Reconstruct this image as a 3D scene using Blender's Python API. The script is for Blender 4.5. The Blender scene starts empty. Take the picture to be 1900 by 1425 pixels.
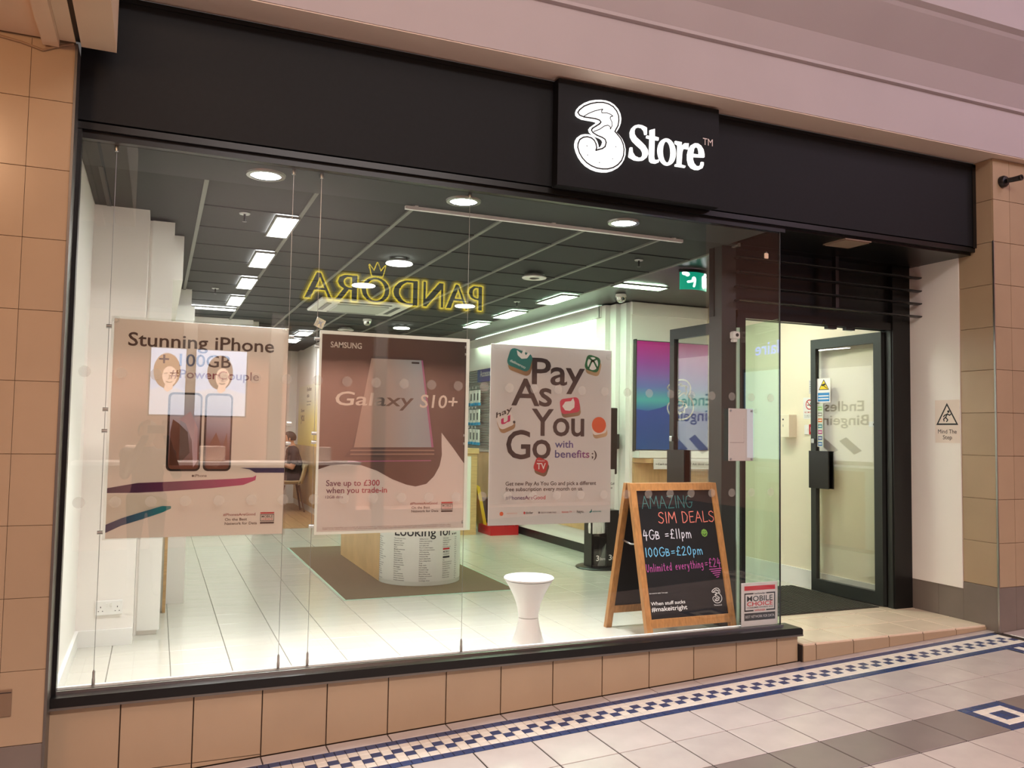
import bpy, bmesh, math, random, os
from mathutils import Vector, Matrix
random.seed(7)
PI = math.pi
SC = bpy.context.scene
COL = SC.collection

# ---------------------------------------------------------------- camera
cam_d = bpy.data.cameras.new('camera'); cam = bpy.data.objects.new('camera', cam_d); COL.objects.link(cam)
cam_d.sensor_fit = 'HORIZONTAL'; cam_d.sensor_width = 36.0; cam_d.lens = 1558.37 / 1900 * 36.0
cam_d.clip_start = 0.02; cam_d.clip_end = 200
_yaw, _pit, _rol = 0.39918117, 0.05739029, 0.01668137
_fw = Vector((math.sin(_yaw) * math.cos(_pit), math.cos(_yaw) * math.cos(_pit), math.sin(_pit)))
_rt = Vector((math.cos(_yaw), -math.sin(_yaw), 0)); _up = _rt.cross(_fw)
_r2 = _rt * math.cos(_rol) + _up * math.sin(_rol); _u2 = _r2.cross(_fw)
_m = Matrix((_r2, _u2, -_fw)).transposed().to_4x4(); _m.translation = Vector((0, -4.3, 1.30))
cam.matrix_world = _m
SC.camera = cam

# ---------------------------------------------------------------- view, world, large lights
vs = SC.view_settings
vs.view_transform = 'Standard'; vs.look = 'None'; vs.gamma = 1.0; vs.use_curve_mapping = False; vs.exposure = 0.0
try: SC.cycles.transparent_max_bounces = 32; SC.cycles.max_bounces = 14; SC.cycles.glossy_bounces = 6
except Exception: pass
W = bpy.data.worlds.new('world'); SC.world = W; W.use_nodes = True
W.node_tree.nodes['Background'].inputs[0].default_value = (1.0, 0.88, 0.83, 1)
W.node_tree.nodes['Background'].inputs[1].default_value = 0.12

def area(name, loc, target, size, energy, color, sizey=None):
    l = bpy.data.lights.new(name, 'AREA'); l.energy = energy; l.color = color; l.size = size
    if sizey: l.shape = 'RECTANGLE'; l.size_y = sizey
    o = bpy.data.objects.new(name, l); COL.objects.link(o); o.location = loc
    o.rotation_euler = (Vector(target) - Vector(loc)).to_track_quat('-Z', 'Y').to_euler()
    return o
# lamps of the mall ceiling, above the frame, with added fill lights
area('mall_lamp_warm', (-1.15, -1.75, 2.94), (-0.85, -0.2, 1.0), 0.35, 20, (1.0, 0.60, 0.34))
area('cornice_glow_fill', (-0.4, -2.9, 4.6), (0.6, -0.3, 3.2), 0.8, 24, (1.0, 0.68, 0.48))  # added light, kept only to give the cornice a warm glow
area('mall_lamp_middle', (2.8, -3.2, 5.1), (3.0, -0.8, 1.0), 2.0, 13, (1.0, 0.82, 0.74))
area('frontal_fill', (2.2, -6.6, 5.35), (2.4, 0.0, 1.2), 3.6, 165, (1.0, 0.89, 0.86), 0.5)  # added fill aimed at the shopfront to brighten posters and walls
area('mall_lamp_right', (7.2, -3.6, 5.1), (6.0, -0.4, 2.0), 1.6, 70, (1.0, 0.80, 0.98))
area('opposite_wall_fill', (1.6, -6.2, 5.0), (1.6, -8.0, 1.3), 2.6, 860, (1.0, 0.78, 0.72), 0.8)  # added light to brighten the opposite shopfront for its reflection and bounce

# ---------------------------------------------------------------- materials
MATS = {}
def lin(c):
    c = [x / 255.0 for x in c]
    return tuple(x / 12.92 if x <= 0.04045 else ((x + 0.055) / 1.055) ** 2.4 for x in c) + (1.0,)
def mat(name, rgb, rough=0.5, metal=0.0, var=0.0, scale=8.0, bump=0.0, stretch=None, rnd=0.0, emit=0.0, ecol=None, coat=0.0, spec=0.5):
    if name in MATS: return MATS[name]
    m = bpy.data.materials.new(name); m.use_nodes = True; nt = m.node_tree; N = nt.nodes; L = nt.links
    b = N['Principled BSDF']; c = lin(rgb)
    b.inputs['Base Color'].default_value = c; b.inputs['Roughness'].default_value = rough; b.inputs['Metallic'].default_value = metal
    b.inputs['Specular IOR Level'].default_value = spec
    if coat: b.inputs['Coat Weight'].default_value = coat; b.inputs['Coat Roughness'].default_value = 0.08
    src = None
    if var or bump:
        tc = N.new('ShaderNodeTexCoord'); mp = N.new('ShaderNodeMapping'); L.new(tc.outputs['Object'], mp.inputs[0])
        if stretch: mp.inputs['Scale'].default_value = stretch
        nz = N.new('ShaderNodeTexNoise'); nz.inputs['Scale'].default_value = scale; nz.inputs['Detail'].default_value = 6
        L.new(mp.outputs[0], nz.inputs[0])
        if bump:
            bp = N.new('ShaderNodeBump'); bp.inputs['Strength'].default_value = bump; bp.inputs['Distance'].default_value = 0.01
            L.new(nz.outputs[0], bp.inputs['Height']); L.new(bp.outputs[0], b.inputs['Normal'])
        if var:
            r = N.new('ShaderNodeValToRGB'); r.color_ramp.elements[0].position = 0.3; r.color_ramp.elements[1].position = 0.72
            r.color_ramp.elements[0].color = tuple(x * (1 - var) for x in c[:3]) + (1,)
            r.color_ramp.elements[1].color = tuple(min(1, x * (1 + var)) for x in c[:3]) + (1,)
            L.new(nz.outputs[0], r.inputs[0]); src = r.outputs[0]
    if rnd:
        oi = N.new('ShaderNodeObjectInfo'); hs = N.new('ShaderNodeHueSaturation'); mr = N.new('ShaderNodeMapRange')
        mr.inputs[3].default_value = 1 - rnd; mr.inputs[4].default_value = 1 + rnd
        L.new(oi.outputs['Random'], mr.inputs[0]); L.new(mr.outputs[0], hs.inputs['Value'])
        if src: L.new(src, hs.inputs['Color'])
        else: hs.inputs['Color'].default_value = c
        src = hs.outputs[0]
    if src: L.new(src, b.inputs['Base Color'])
    if emit:
        b.inputs['Emission Color'].default_value = lin(ecol or rgb); b.inputs['Emission Strength'].default_value = emit
    MATS[name] = m
    return m
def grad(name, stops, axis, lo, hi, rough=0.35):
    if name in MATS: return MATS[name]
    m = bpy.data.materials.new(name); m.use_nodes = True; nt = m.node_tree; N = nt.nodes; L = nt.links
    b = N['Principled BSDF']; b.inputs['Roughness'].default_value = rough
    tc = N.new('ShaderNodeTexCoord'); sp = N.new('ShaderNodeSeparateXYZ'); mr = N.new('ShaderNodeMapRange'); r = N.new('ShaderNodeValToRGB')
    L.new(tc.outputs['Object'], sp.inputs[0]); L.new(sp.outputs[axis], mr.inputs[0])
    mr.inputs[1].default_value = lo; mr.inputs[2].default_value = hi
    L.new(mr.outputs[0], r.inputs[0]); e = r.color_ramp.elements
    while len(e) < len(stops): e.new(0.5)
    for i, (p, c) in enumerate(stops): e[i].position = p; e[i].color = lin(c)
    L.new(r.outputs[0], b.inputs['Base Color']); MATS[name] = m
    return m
def glass(name, tint=(1, 1, 1), base=0.05, rough=0.0):
    if name in MATS: return MATS[name]
    m = bpy.data.materials.new(name); m.use_nodes = True; nt = m.node_tree; N = nt.nodes; L = nt.links
    for n in list(N):
        if n.type == 'BSDF_PRINCIPLED': N.remove(n)
    out = [n for n in N if n.type == 'OUTPUT_MATERIAL'][0]
    tr = N.new('ShaderNodeBsdfTransparent'); tr.inputs[0].default_value = tuple(tint) + (1,)
    gl = N.new('ShaderNodeBsdfGlossy'); gl.inputs['Roughness'].default_value = rough
    lw = N.new('ShaderNodeLayerWeight'); lw.inputs[0].default_value = 0.5
    pw = N.new('ShaderNodeMath'); pw.operation = 'POWER'; pw.inputs[1].default_value = 5.0
    ma = N.new('ShaderNodeMath'); ma.operation = 'MULTIPLY_ADD'; ma.inputs[1].default_value = 1 - base; ma.inputs[2].default_value = base
    mx = N.new('ShaderNodeMixShader')
    L.new(lw.outputs['Facing'], pw.inputs[0]); L.new(pw.outputs[0], ma.inputs[0]); L.new(ma.outputs[0], mx.inputs[0])
    L.new(tr.outputs[0], mx.inputs[1]); L.new(gl.outputs[0], mx.inputs[2]); L.new(mx.outputs[0], out.inputs[0])
    MATS[name] = m
    return m
def frosted(name, rgb, alpha):
    if name in MATS: return MATS[name]
    m = bpy.data.materials.new(name); m.use_nodes = True; nt = m.node_tree; N = nt.nodes; L = nt.links
    b = N['Principled BSDF']; b.inputs['Base Color'].default_value = lin(rgb); b.inputs['Roughness'].default_value = 0.6
    b.inputs['Alpha'].default_value = alpha; MATS[name] = m
    return m
def lamp(name, rgb, strength):
    if name in MATS: return MATS[name]
    m = bpy.data.materials.new(name); m.use_nodes = True; nt = m.node_tree; N = nt.nodes; L = nt.links
    out = [n for n in N if n.type == 'OUTPUT_MATERIAL'][0]
    em = N.new('ShaderNodeEmission'); em.inputs[0].default_value = lin(rgb); em.inputs[1].default_value = strength
    L.new(em.outputs[0], out.inputs[0]); MATS[name] = m
    return m

M_fascia = mat('black_fascia_paint', (17, 19, 22), 0.6, var=0.12, scale=40, spec=0.25)
M_frame = mat('black_powder_coat', (20, 20, 20), 0.3, spec=0.35)
M_frame2 = mat('dark_grey_frame', (48, 52, 50), 0.35)
M_tile = mat('beige_wall_tile', (174, 152, 124), 0.28, var=0.04, scale=3, rnd=0.035)
M_grout = mat('brown_grout', (82, 64, 50), 0.8)
M_groutp = mat('pale_pillar_grout', (150, 130, 106), 0.8)
M_grey = mat('grey_base_tile', (122, 112, 104), 0.35, var=0.08, scale=4, rnd=0.03)
M_mall = mat('mall_floor_tile', (190, 182, 177), 0.24, var=0.07, scale=5, rnd=0.045)
M_mallg = mat('mall_grey_tile', (128, 118, 114), 0.28, var=0.08, scale=5, rnd=0.04)
M_blue = mat('blue_mosaic', (38, 62, 108), 0.25, var=0.1, scale=20, rnd=0.12)
M_cream = mat('cream_mosaic', (230, 224, 212), 0.25, var=0.05, scale=20, rnd=0.05)
M_dgrout = mat('dark_floor_grout', (42, 34, 30), 0.9)
M_pink = mat('pink_plaster', (184, 174, 176), 0.6, var=0.03, scale=2)
M_white = mat('white_paint', (242, 237, 231), 0.55, var=0.02, scale=2)
M_whitegloss = mat('white_laminate', (238, 236, 230), 0.3)
M_plast = mat('white_plastic', (240, 238, 234), 0.35)
M_floor = mat('shop_floor_tile', (203, 199, 188), 0.16, var=0.03, scale=2.5, stretch=(1, 6, 1), rnd=0.015)
M_fgrout = mat('shop_floor_grout', (120, 116, 108), 0.8)
M_ceil = mat('charcoal_ceiling_tile', (53, 55, 54), 0.85, var=0.06, scale=60, rnd=0.04)
M_ceilb = mat('charcoal_plasterboard', (56, 58, 58), 0.7)
M_tbar = mat('grey_ceiling_bar', (120, 121, 114), 0.5)
M_wood = mat('light_oak_veneer', (205, 168, 118), 0.45, var=0.14, scale=5, stretch=(1.2, 1.2, 14))
M_woodh = mat('light_oak_panel', (206, 170, 122), 0.45, var=0.12, scale=4, stretch=(14, 1.2, 1.2))
M_pine = mat('varnished_pine', (176, 122, 70), 0.4, var=0.22, scale=7, stretch=(10, 10, 1.2))
M_board = mat('blackboard', (24, 24, 26), 0.5, var=0.1, scale=6, spec=0.3)
M_steel = mat('brushed_steel', (180, 180, 178), 0.3, metal=1.0)
M_trim = mat('grey_metal_trim', (120, 116, 110), 0.4, metal=0.7)
M_ink = mat('black_ink', (34, 33, 36), 0.5)
M_inkb = mat('brown_black_ink', (62, 48, 42), 0.5)
M_paper = mat('white_poster_paper', (216, 213, 211), 0.45)
M_red = mat('red_ink', (196, 34, 44), 0.45)
M_acryl = glass('clear_acrylic', (0.97, 0.98, 0.97), 0.06)
M_glass = glass('shop_window_glass', (0.975, 0.988, 0.978), 0.042)
M_gside = glass('side_glass', (0.86, 0.95, 0.89), 0.040)
M_gdoor = glass('door_glass', (0.96, 0.975, 0.96), 0.10)
M_gedge = mat('green_glass_edge', (196, 224, 204), 0.2)
M_black = mat('black_plastic', (22, 22, 23), 0.3)
M_mat_ = mat('brown_carpet_mat', (120, 98, 76), 0.95, var=0.18, scale=220, bump=0.5)
M_bmat = mat('charcoal_entrance_mat', (62, 60, 52), 0.95, var=0.25, scale=120, bump=0.5)
M_wfloor = mat('oak_floor', (178, 138, 96), 0.4, var=0.12, scale=3, stretch=(10, 1, 1))
LIT = lamp('lit_diffuser', (255, 253, 252), 47.0)
LITG = lamp('lit_green_white_diffuser', (214, 255, 216), 54.0)
LITE = lamp('lit_entrance_diffuser', (255, 252, 236), 70.0)
LITD = lamp('lit_downlight', (250, 250, 255), 40.0)
LITR = lamp('lit_ring_lamp', (252, 255, 240), 7.0)

# ---------------------------------------------------------------- mesh helpers
class MB:
    def __init__(s): s.v = []; s.f = []; s.mi = []; s.cur = 0
    def add(s, vs, fs):
        n = len(s.v); s.v += [tuple(v) for v in vs]
        for f in fs: s.f.append(tuple(n + i for i in f)); s.mi.append(s.cur)
        return s
    def box(s, x0, x1, y0, y1, z0, z1):
        return s.add([(x0, y0, z0), (x1, y0, z0), (x1, y1, z0), (x0, y1, z0), (x0, y0, z1), (x1, y0, z1), (x1, y1, z1), (x0, y1, z1)],
                     [(0, 3, 2, 1), (4, 5, 6, 7), (0, 1, 5, 4), (1, 2, 6, 5), (2, 3, 7, 6), (3, 0, 4, 7)])
    def cbox(s, x0, x1, y0, y1, z0, z1, c=0.004):
        # box whose four vertical edges and rims are chamfered
        def ring(z, i): return [(x0 + i, y0 + i, z), (x1 - i, y0 + i, z), (x1 - i, y1 - i, z), (x0 + i, y1 - i, z)]
        vs = ring(z0, c) + ring(z0 + c, 0) + ring(z1 - c, 0) + ring(z1, c)
        fs = [(3, 2, 1, 0), (12, 13, 14, 15)]
        for k in range(3):
            for i in range(4): a = k * 4 + i; b = k * 4 + (i + 1) % 4; fs.append((a, b, b + 4, a + 4))
        return s.add(vs, fs)
    def tube(s, pts, r, n=8, caps=True):
        pts = [Vector(p) for p in pts]; rs = r if isinstance(r, (list, tuple)) else [r] * len(pts); vs = []; fs = []
        for i, p in enumerate(pts):
            t = (pts[min(i + 1, len(pts) - 1)] - pts[max(i - 1, 0)]).normalized()
            u = t.cross(Vector((0, 0, 1))); u = t.cross(Vector((1, 0, 0))) if u.length < 0.05 else u
            u.normalize(); w = t.cross(u)
            for k in range(n): a = 2 * PI * k / n; vs.append(p + (u * math.cos(a) + w * math.sin(a)) * rs[i])
        for i in range(len(pts) - 1):
            for k in range(n): a = i * n + k; b = i * n + (k + 1) % n; fs.append((a, b, b + n, a + n))
        if caps: fs.append(tuple(range(n))[::-1]); fs.append(tuple((len(pts) - 1) * n + k for k in range(n)))
        return s.add(vs, fs)
    def lathe(s, prof, n=32, c=(0, 0, 0), axis='z', a0=0, a1=2 * PI, cap=False):
        full = abs(a1 - a0 - 2 * PI) < 1e-6; m = n if full else n + 1; vs = []; fs = []
        for r, z in prof:
            for k in range(m):
                a = a0 + (a1 - a0) * k / n; x, y = r * math.cos(a), r * math.sin(a)
                p = (x, y, z) if axis == 'z' else ((x, z, y) if axis == 'y' else (z, x, y))
                vs.append((p[0] + c[0], p[1] + c[1], p[2] + c[2]))
        for i in range(len(prof) - 1):
            for k in range(n):
                a = i * m + k; b = i * m + (k + 1) % m; fs.append((a, b, b + m, a + m))
        if full and cap:
            fs.append(tuple(range(m))[::-1]); fs.append(tuple((len(prof) - 1) * m + k for k in range(m)))
        return s.add(vs, fs)
    def prism(s, pts, y0, y1):
        # polygon in x,z pushed along y
        n = len(pts); vs = [(x, y0, z) for x, z in pts] + [(x, y1, z) for x, z in pts]
        fs = [tuple(range(n)), tuple(range(2 * n - 1, n - 1, -1))]
        for i in range(n): j = (i + 1) % n; fs.append((i, i + n, j + n, j))
        return s.add(vs, fs)
    def build(s, name, m, parent=None, smooth=False):
        me = bpy.data.meshes.new(name); me.from_pydata(s.v, [], s.f)
        for mm in (m if isinstance(m, (list, tuple)) else [m]): me.materials.append(mm)
        for i, p in enumerate(me.polygons):
            p.material_index = s.mi[i]; p.use_smooth = smooth
        bm = bmesh.new(); bm.from_mesh(me); bmesh.ops.recalc_face_normals(bm, faces=bm.faces); bm.to_mesh(me); bm.free()
        if smooth:
            try: me.set_sharp_from_angle(angle=math.radians(40))
            except Exception: pass
        return link(name, me, parent)
def link(name, me, parent=None):
    o = bpy.data.objects.new(name, me); COL.objects.link(o)
    if parent: o.parent = parent
    return o
def tag(o, label=None, cat=None, group=None, kind=None):
    if label: o['label'] = label
    if cat: o['category'] = cat
    if group: o['group'] = group
    if kind: o['kind'] = kind
    return o
def T(name, label, cat, loc=(0, 0, 0), rz=0.0, group=None):
    o = bpy.data.objects.new(name, None); COL.objects.link(o); o.empty_display_size = 0.05
    o.location = loc; o.rotation_euler = (0, 0, rz); return tag(o, label, cat, group)
def ST(name, label, cat, loc=(0, 0, 0)):
    return tag(T(name, label, cat, loc), kind='structure')
def box(name, m, parent, *a): return MB().box(*a).build(name, m, parent)
def cbox(name, m, parent, *a): return MB().cbox(*a).build(name, m, parent)
def copy_tree(o, parent=None):
    c = o.copy(); COL.objects.link(c); c.parent = parent
    for ch in list(o.children): copy_tree(ch, c)
    return c
def tile_mesh(w, h, t, c=0.002, name='tile'):
    # flat tile in x,y with chamfered top, base at z=0, centre at origin
    mb = MB(); x, y = w / 2, h / 2
    vs = [(-x, -y, 0), (x, -y, 0), (x, y, 0), (-x, y, 0), (-x, -y, t - c), (x, -y, t - c), (x, y, t - c), (-x, y, t - c),
          (-x + c, -y + c, t), (x - c, -y + c, t), (x - c, y - c, t), (-x + c, y - c, t)]
    fs = [(3, 2, 1, 0), (8, 9, 10, 11)]
    for k in (0, 4):
        for i in range(4): j = (i + 1) % 4; fs.append((k + i, k + j, k + j + 4, k + i + 4))
    me = bpy.data.meshes.new(name); me.from_pydata(vs, [], fs); return me
_TM = {}
def tile(name, m, parent, cx, cy, w, h, t=0.008, z=0.0, rot=None):
    k = (round(w, 4), round(h, 4), t, m.name)
    if k not in _TM: me = tile_mesh(w, h, t); me.materials.append(m); _TM[k] = me
    o = link(name, _TM[k], parent); o.location = (cx, cy, z)
    if rot: o.rotation_euler = rot
    return o

# ---------------------------------------------------------------- lettering
def text_mesh(body, bold=0.0, shear=0.0, spacing=1.0):
    # the built-in font; light emboldening only, so sharp glyphs keep clean outlines
    cu = bpy.data.curves.new('lettering', 'FONT'); cu.body = body; cu.size = 1.0; cu.offset = min(bold * 0.6, 0.012); cu.shear = shear
    cu.space_character = spacing; cu.resolution_u = 3
    o = bpy.data.objects.new('lettering_tmp', cu)
    me = o.to_mesh()
    vs = [(v.co.x, v.co.y) for v in me.vertices]; fs = [tuple(p.vertices) for p in me.polygons]
    o.to_mesh_clear(); bpy.data.objects.remove(o); bpy.data.curves.remove(cu)
    return vs, fs
_cap = None
def caph():
    global _cap
    if _cap is None: vs, _ = text_mesh('H'); _cap = max(y for x, y in vs)
    return _cap
def txt(parent, items, m, y=-0.0015, name='lettering', bold=0.012, fn=None, shear=0.0, spacing=1.0):
    """items: (body, x, z, width or None, cap height); one flat lettering mesh facing -y (or mapped by fn(x,z))"""
    if len(items) > 1 and name != 'small_lettering':
        for it in items: o = txt(parent, [it], m, y, name, bold, fn, shear, spacing)
        return o
    V = []; F = []
    for body, x, z, w, ch in items:
        vs, fs = text_mesh(body, bold, shear, spacing)
        if not vs: continue
        x0 = min(v[0] for v in vs); x1 = max(v[0] for v in vs); sy = ch / caph(); sx = sy if w is None else w / (x1 - x0)
        n = len(V)
        for a, b in vs:
            X = x + (a - x0) * sx; Z = z + b * sy
            V.append(fn(X, Z) if fn else (X, y, Z))
        F += [tuple(n + i for i in f) for f in fs]
    me = bpy.data.meshes.new(name); me.from_pydata(V, [], F); me.materials.append(m)
    return link(name, me, parent)
def flat(parent, pts, m, y=-0.001, name='print', holes=(), ext=0.0):
    cu = bpy.data.curves.new('flat', 'CURVE'); cu.dimensions = '2D'; cu.fill_mode = 'BOTH'; cu.extrude = ext
    for ring in (pts,) + tuple(holes):
        sp = cu.splines.new('POLY'); sp.points.add(len(ring) - 1); sp.use_cyclic_u = True
        for i, (a, b) in enumerate(ring): sp.points[i].co = (a, b, 0, 1)
    o = bpy.data.objects.new('flat_tmp', cu)
    tm = o.to_mesh(); me = bpy.data.meshes.new(name)
    me.from_pydata([tuple(v.co) for v in tm.vertices], [], [tuple(p.vertices) for p in tm.polygons])
    o.to_mesh_clear(); bpy.data.objects.remove(o); bpy.data.curves.remove(cu)
    for v in me.vertices: a, b, c = v.co; v.co = (a, y - c, b)
    me.materials.clear(); me.materials.append(m)
    me.name = name
    return link(name, me, parent)
def rrect(x0, x1, z0, z1, r, n=5):
    p = []
    for cx, cz, a in ((x1 - r, z1 - r, 0), (x0 + r, z1 - r, PI / 2), (x0 + r, z0 + r, PI), (x1 - r, z0 + r, 1.5 * PI)):
        for k in range(n + 1): t = a + PI / 2 * k / n; p.append((cx + r * math.cos(t), cz + r * math.sin(t)))
    return p
def circ(cx, cz, r, n=24, rz=None): return [(cx + r * math.cos(2 * PI * k / n), cz + (rz or r) * math.sin(2 * PI * k / n)) for k in range(n)]
def strokes(parent, lines, wd, m, fn, name='lettering'):
    """ribbons along polylines (x,z), mapped to 3D by fn"""
    V = []; F = []
    for ln in lines:
        for i, (a, b) in enumerate(ln):
            n = len(V); V += [fn(a + wd / 2 * math.cos(PI / 4 * k), b + wd / 2 * math.sin(PI / 4 * k)) for k in range(8)]
            F.append(tuple(range(n, n + 8)))
            if i:
                c, d = ln[i - 1]; dx, dz = a - c, b - d; l = math.hypot(dx, dz) or 1; ox, oz = -dz / l * wd / 2, dx / l * wd / 2
                n = len(V); V += [fn(c + ox, d + oz), fn(c - ox, d - oz), fn(a - ox, b - oz), fn(a + ox, b + oz)]; F.append((n, n + 1, n + 2, n + 3))
    me = bpy.data.meshes.new(name); me.from_pydata(V, [], F); me.materials.append(m)
    return link(name, me, parent)
P3 = lambda y: (lambda a, b: (a, y, b))
# outline of the figure-three logo, metres on the sign panel
THREE = [(0.1256,0.4294),(0.1328,0.4491),(0.15,0.4704),(0.1759,0.4907),(0.2108,0.5089),(0.246,0.5203),(0.2815,0.5274),(0.3172,0.5293),(0.3472,0.5253),(0.3744,0.5138),(0.3988,0.4937),(0.4142,0.4693),(0.4205,0.4407),(0.4178,0.4134),(0.409,0.3877),(0.3971,0.367),(0.3882,0.3549),(0.4065,0.3416),(0.4279,0.3207),(0.4434,0.2935),(0.4516,0.2624),(0.4507,0.23),(0.4413,0.1991),(0.4234,0.1698),(0.3995,0.145),(0.3697,0.1264),(0.334,0.113),(0.2984,0.1081),(0.2629,0.1085),(0.2276,0.1157),(0.1953,0.1296),(0.1688,0.1495),(0.1482,0.1728),(0.1334,0.1995),(0.1244,0.2243),(0.1224,0.245),(0.1267,0.2666),(0.138,0.2867),(0.158,0.303),(0.1841,0.3113),(0.2104,0.3138),(0.231,0.3101),(0.2499,0.2987),(0.2637,0.2823),(0.2717,0.2623),(0.2742,0.2467),(0.2848,0.251),(0.2965,0.266),(0.3034,0.2857),(0.2991,0.2956),(0.2842,0.304),(0.2545,0.31),(0.2308,0.3196),(0.216,0.3305),(0.2111,0.3456),(0.2215,0.3605),(0.2419,0.377),(0.2594,0.3905),(0.2535,0.3948),(0.2299,0.3963),(0.1947,0.3959),(0.1655,0.3964),(0.1393,0.4043),(0.1275,0.4139)]
TLINE = [(0.136,0.4285),(0.1474,0.4462),(0.1761,0.4722),(0.2169,0.4935),(0.258,0.5074),(0.2995,0.5145),(0.3353,0.5115),(0.3655,0.5005),(0.3887,0.4786),(0.401,0.4537),(0.4037,0.4272),(0.398,0.394),(0.385,0.3705),(0.3779,0.356),(0.3974,0.3402),(0.4188,0.3193),(0.433,0.2919),(0.4394,0.2606),(0.4362,0.2225),(0.4232,0.1912),(0.3993,0.1637),(0.3695,0.1435),(0.3338,0.13),(0.2982,0.125),(0.2627,0.1254),(0.2274,0.1331),(0.195,0.148),(0.1685,0.1705),(0.1496,0.1966),(0.1388,0.2265),(0.1402,0.2503),(0.1509,0.2745),(0.1727,0.2905),(0.1989,0.2977),(0.2253,0.2949),(0.2431,0.2844),(0.2551,0.2651),(0.2601,0.242),(0.2544,0.2268),(0.2732,0.2349),(0.2968,0.2437),(0.3144,0.258),(0.3213,0.283),(0.3139,0.3006),(0.296,0.3085),(0.2603,0.3163),(0.2337,0.328),(0.2247,0.3398),(0.2304,0.3513),(0.2538,0.3683),(0.2772,0.3854),(0.286,0.3974),(0.277,0.4066),(0.2533,0.4108),(0.2179,0.4103),(0.177,0.4089),(0.1478,0.4147),(0.136,0.4285)]
FLAME = [(0.1769,0.4142),(0.2059,0.4348),(0.2409,0.4539),(0.2762,0.4678),(0.297,0.475),(0.2882,0.4618),(0.2913,0.4517),(0.324,0.4571),(0.348,0.453),(0.3631,0.4448),(0.3482,0.4386),(0.3453,0.4285),(0.3575,0.409),(0.3596,0.3879),(0.3478,0.3657),(0.3458,0.3803),(0.3308,0.386),(0.3071,0.3768),(0.2776,0.3535),(0.2395,0.3342)]
FLAME2 = [(0.205,0.235),(0.215,0.215),(0.205,0.19),(0.235,0.205),(0.232,0.18),(0.265,0.2),(0.275,0.175),(0.305,0.2),(0.335,0.195),(0.335,0.235),(0.365,0.25),(0.345,0.28)]
def logo3(parent, cx, cz, h, wd, m, fn):
    s = h / 0.4212
    f = lambda pts: [(cx + (a - 0.287) * s, cz + (b - 0.3187) * s) for a, b in pts]
    return strokes(parent, [f(TLINE), f(FLAME), f(FLAME2)], wd, m, fn, 'logo')

# ================================================================ SETTING: mall side
SL = 0.0485
fm = ST('floor_mall', 'pale pink tiled mall floor with a blue and cream mosaic border', 'floor', (0, 0, -0.2962))
fm.rotation_euler = (0, -math.atan(SL), 0)
box('screed', M_dgrout, fm, -3.2, 9.2, -9.4, -0.06, -0.05, -0.0035)
PX = 0.3067
yrow = [(-0.465, -0.785), (-0.785, -1.095), (-1.095, -1.405), (-1.405, -1.715), (-1.715, -2.02), (-2.02, -2.33)]
for r, (ya, yb) in enumerate(yrow):
    for k in range(-13, 8):
        x0 = 2.983 + PX * k; x1 = x0 + PX
        if x1 > 5.2: continue
        if r == 2 and k == 3: continue
        tile('floor_tile', M_mallg if r == 2 else M_mall, fm, (x0 + x1) / 2, (ya + yb) / 2, PX - 0.007, abs(yb - ya) - 0.007, 0.008, -0.008)
for k in range(-11, 9):                                                    # narrow cut tiles against the shop riser
    x0 = -0.101 + 0.31 * (k + 11) - 0.31
    tile('floor_tile', M_mall, fm, x0 + 0.155, -0.098, 0.305, 0.09, 0.008, -0.008)
for r in range(6):
    for k in range(5):
        tile('floor_tile', M_mall, fm, 5.62 + PX * k, -0.34 - PX * r, PX - 0.005, PX - 0.005, 0.008, -0.008)
ST_x = 0.05112
stuff = MB()
nt_ = 0
for k in range(-12, 106):                                                  # mosaic border: blue, cream, two chequered rows, cream, blue
    x = 0.005 + ST_x * k
    for r in range(6):
        y = -0.175 - 0.0522 * r
        b = r in (0, 5) or (r == 2 and k % 2 == 0) or (r == 3 and k % 2 == 1)
        if 8 <= k < 58:
            tile('mosaic_tile', M_blue if b else M_cream, fm, x, y, 0.0492, 0.0502, 0.008, -0.008); nt_ += 1
        else:
            stuff.cur = 0 if b else 1; stuff.cbox(x - 0.0246, x + 0.0246, y - 0.0251, y + 0.0251, -0.008, 0.0, 0.001)
for k in range(0, 42):
    y = -0.49 - ST_x * k
    for r in range(6):
        x = 5.17 + 0.0522 * r
        b = r in (0, 5) or (r == 2 and k % 2 == 0) or (r == 3 and k % 2 == 1)
        stuff.cur = 0 if b else 1; stuff.cbox(x - 0.0246, x + 0.0246, y - 0.0246, y + 0.0246, -0.008, 0.0, 0.001)
tag(stuff.build('mosaic_border_far', [M_blue, M_cream], fm), kind='stuff')
for i in range(6):                                                         # square mosaic inset in the grey row
    for j in range(6):
        d = min(i, j, 5 - i, 5 - j)
        tile('mosaic_tile', M_cream if d == 1 else M_blue, fm, 3.903 + ST_x * (i + 0.5), -1.095 - 0.0517 * (j + 0.5), 0.0492, 0.0497, 0.008, -0.008)

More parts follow.
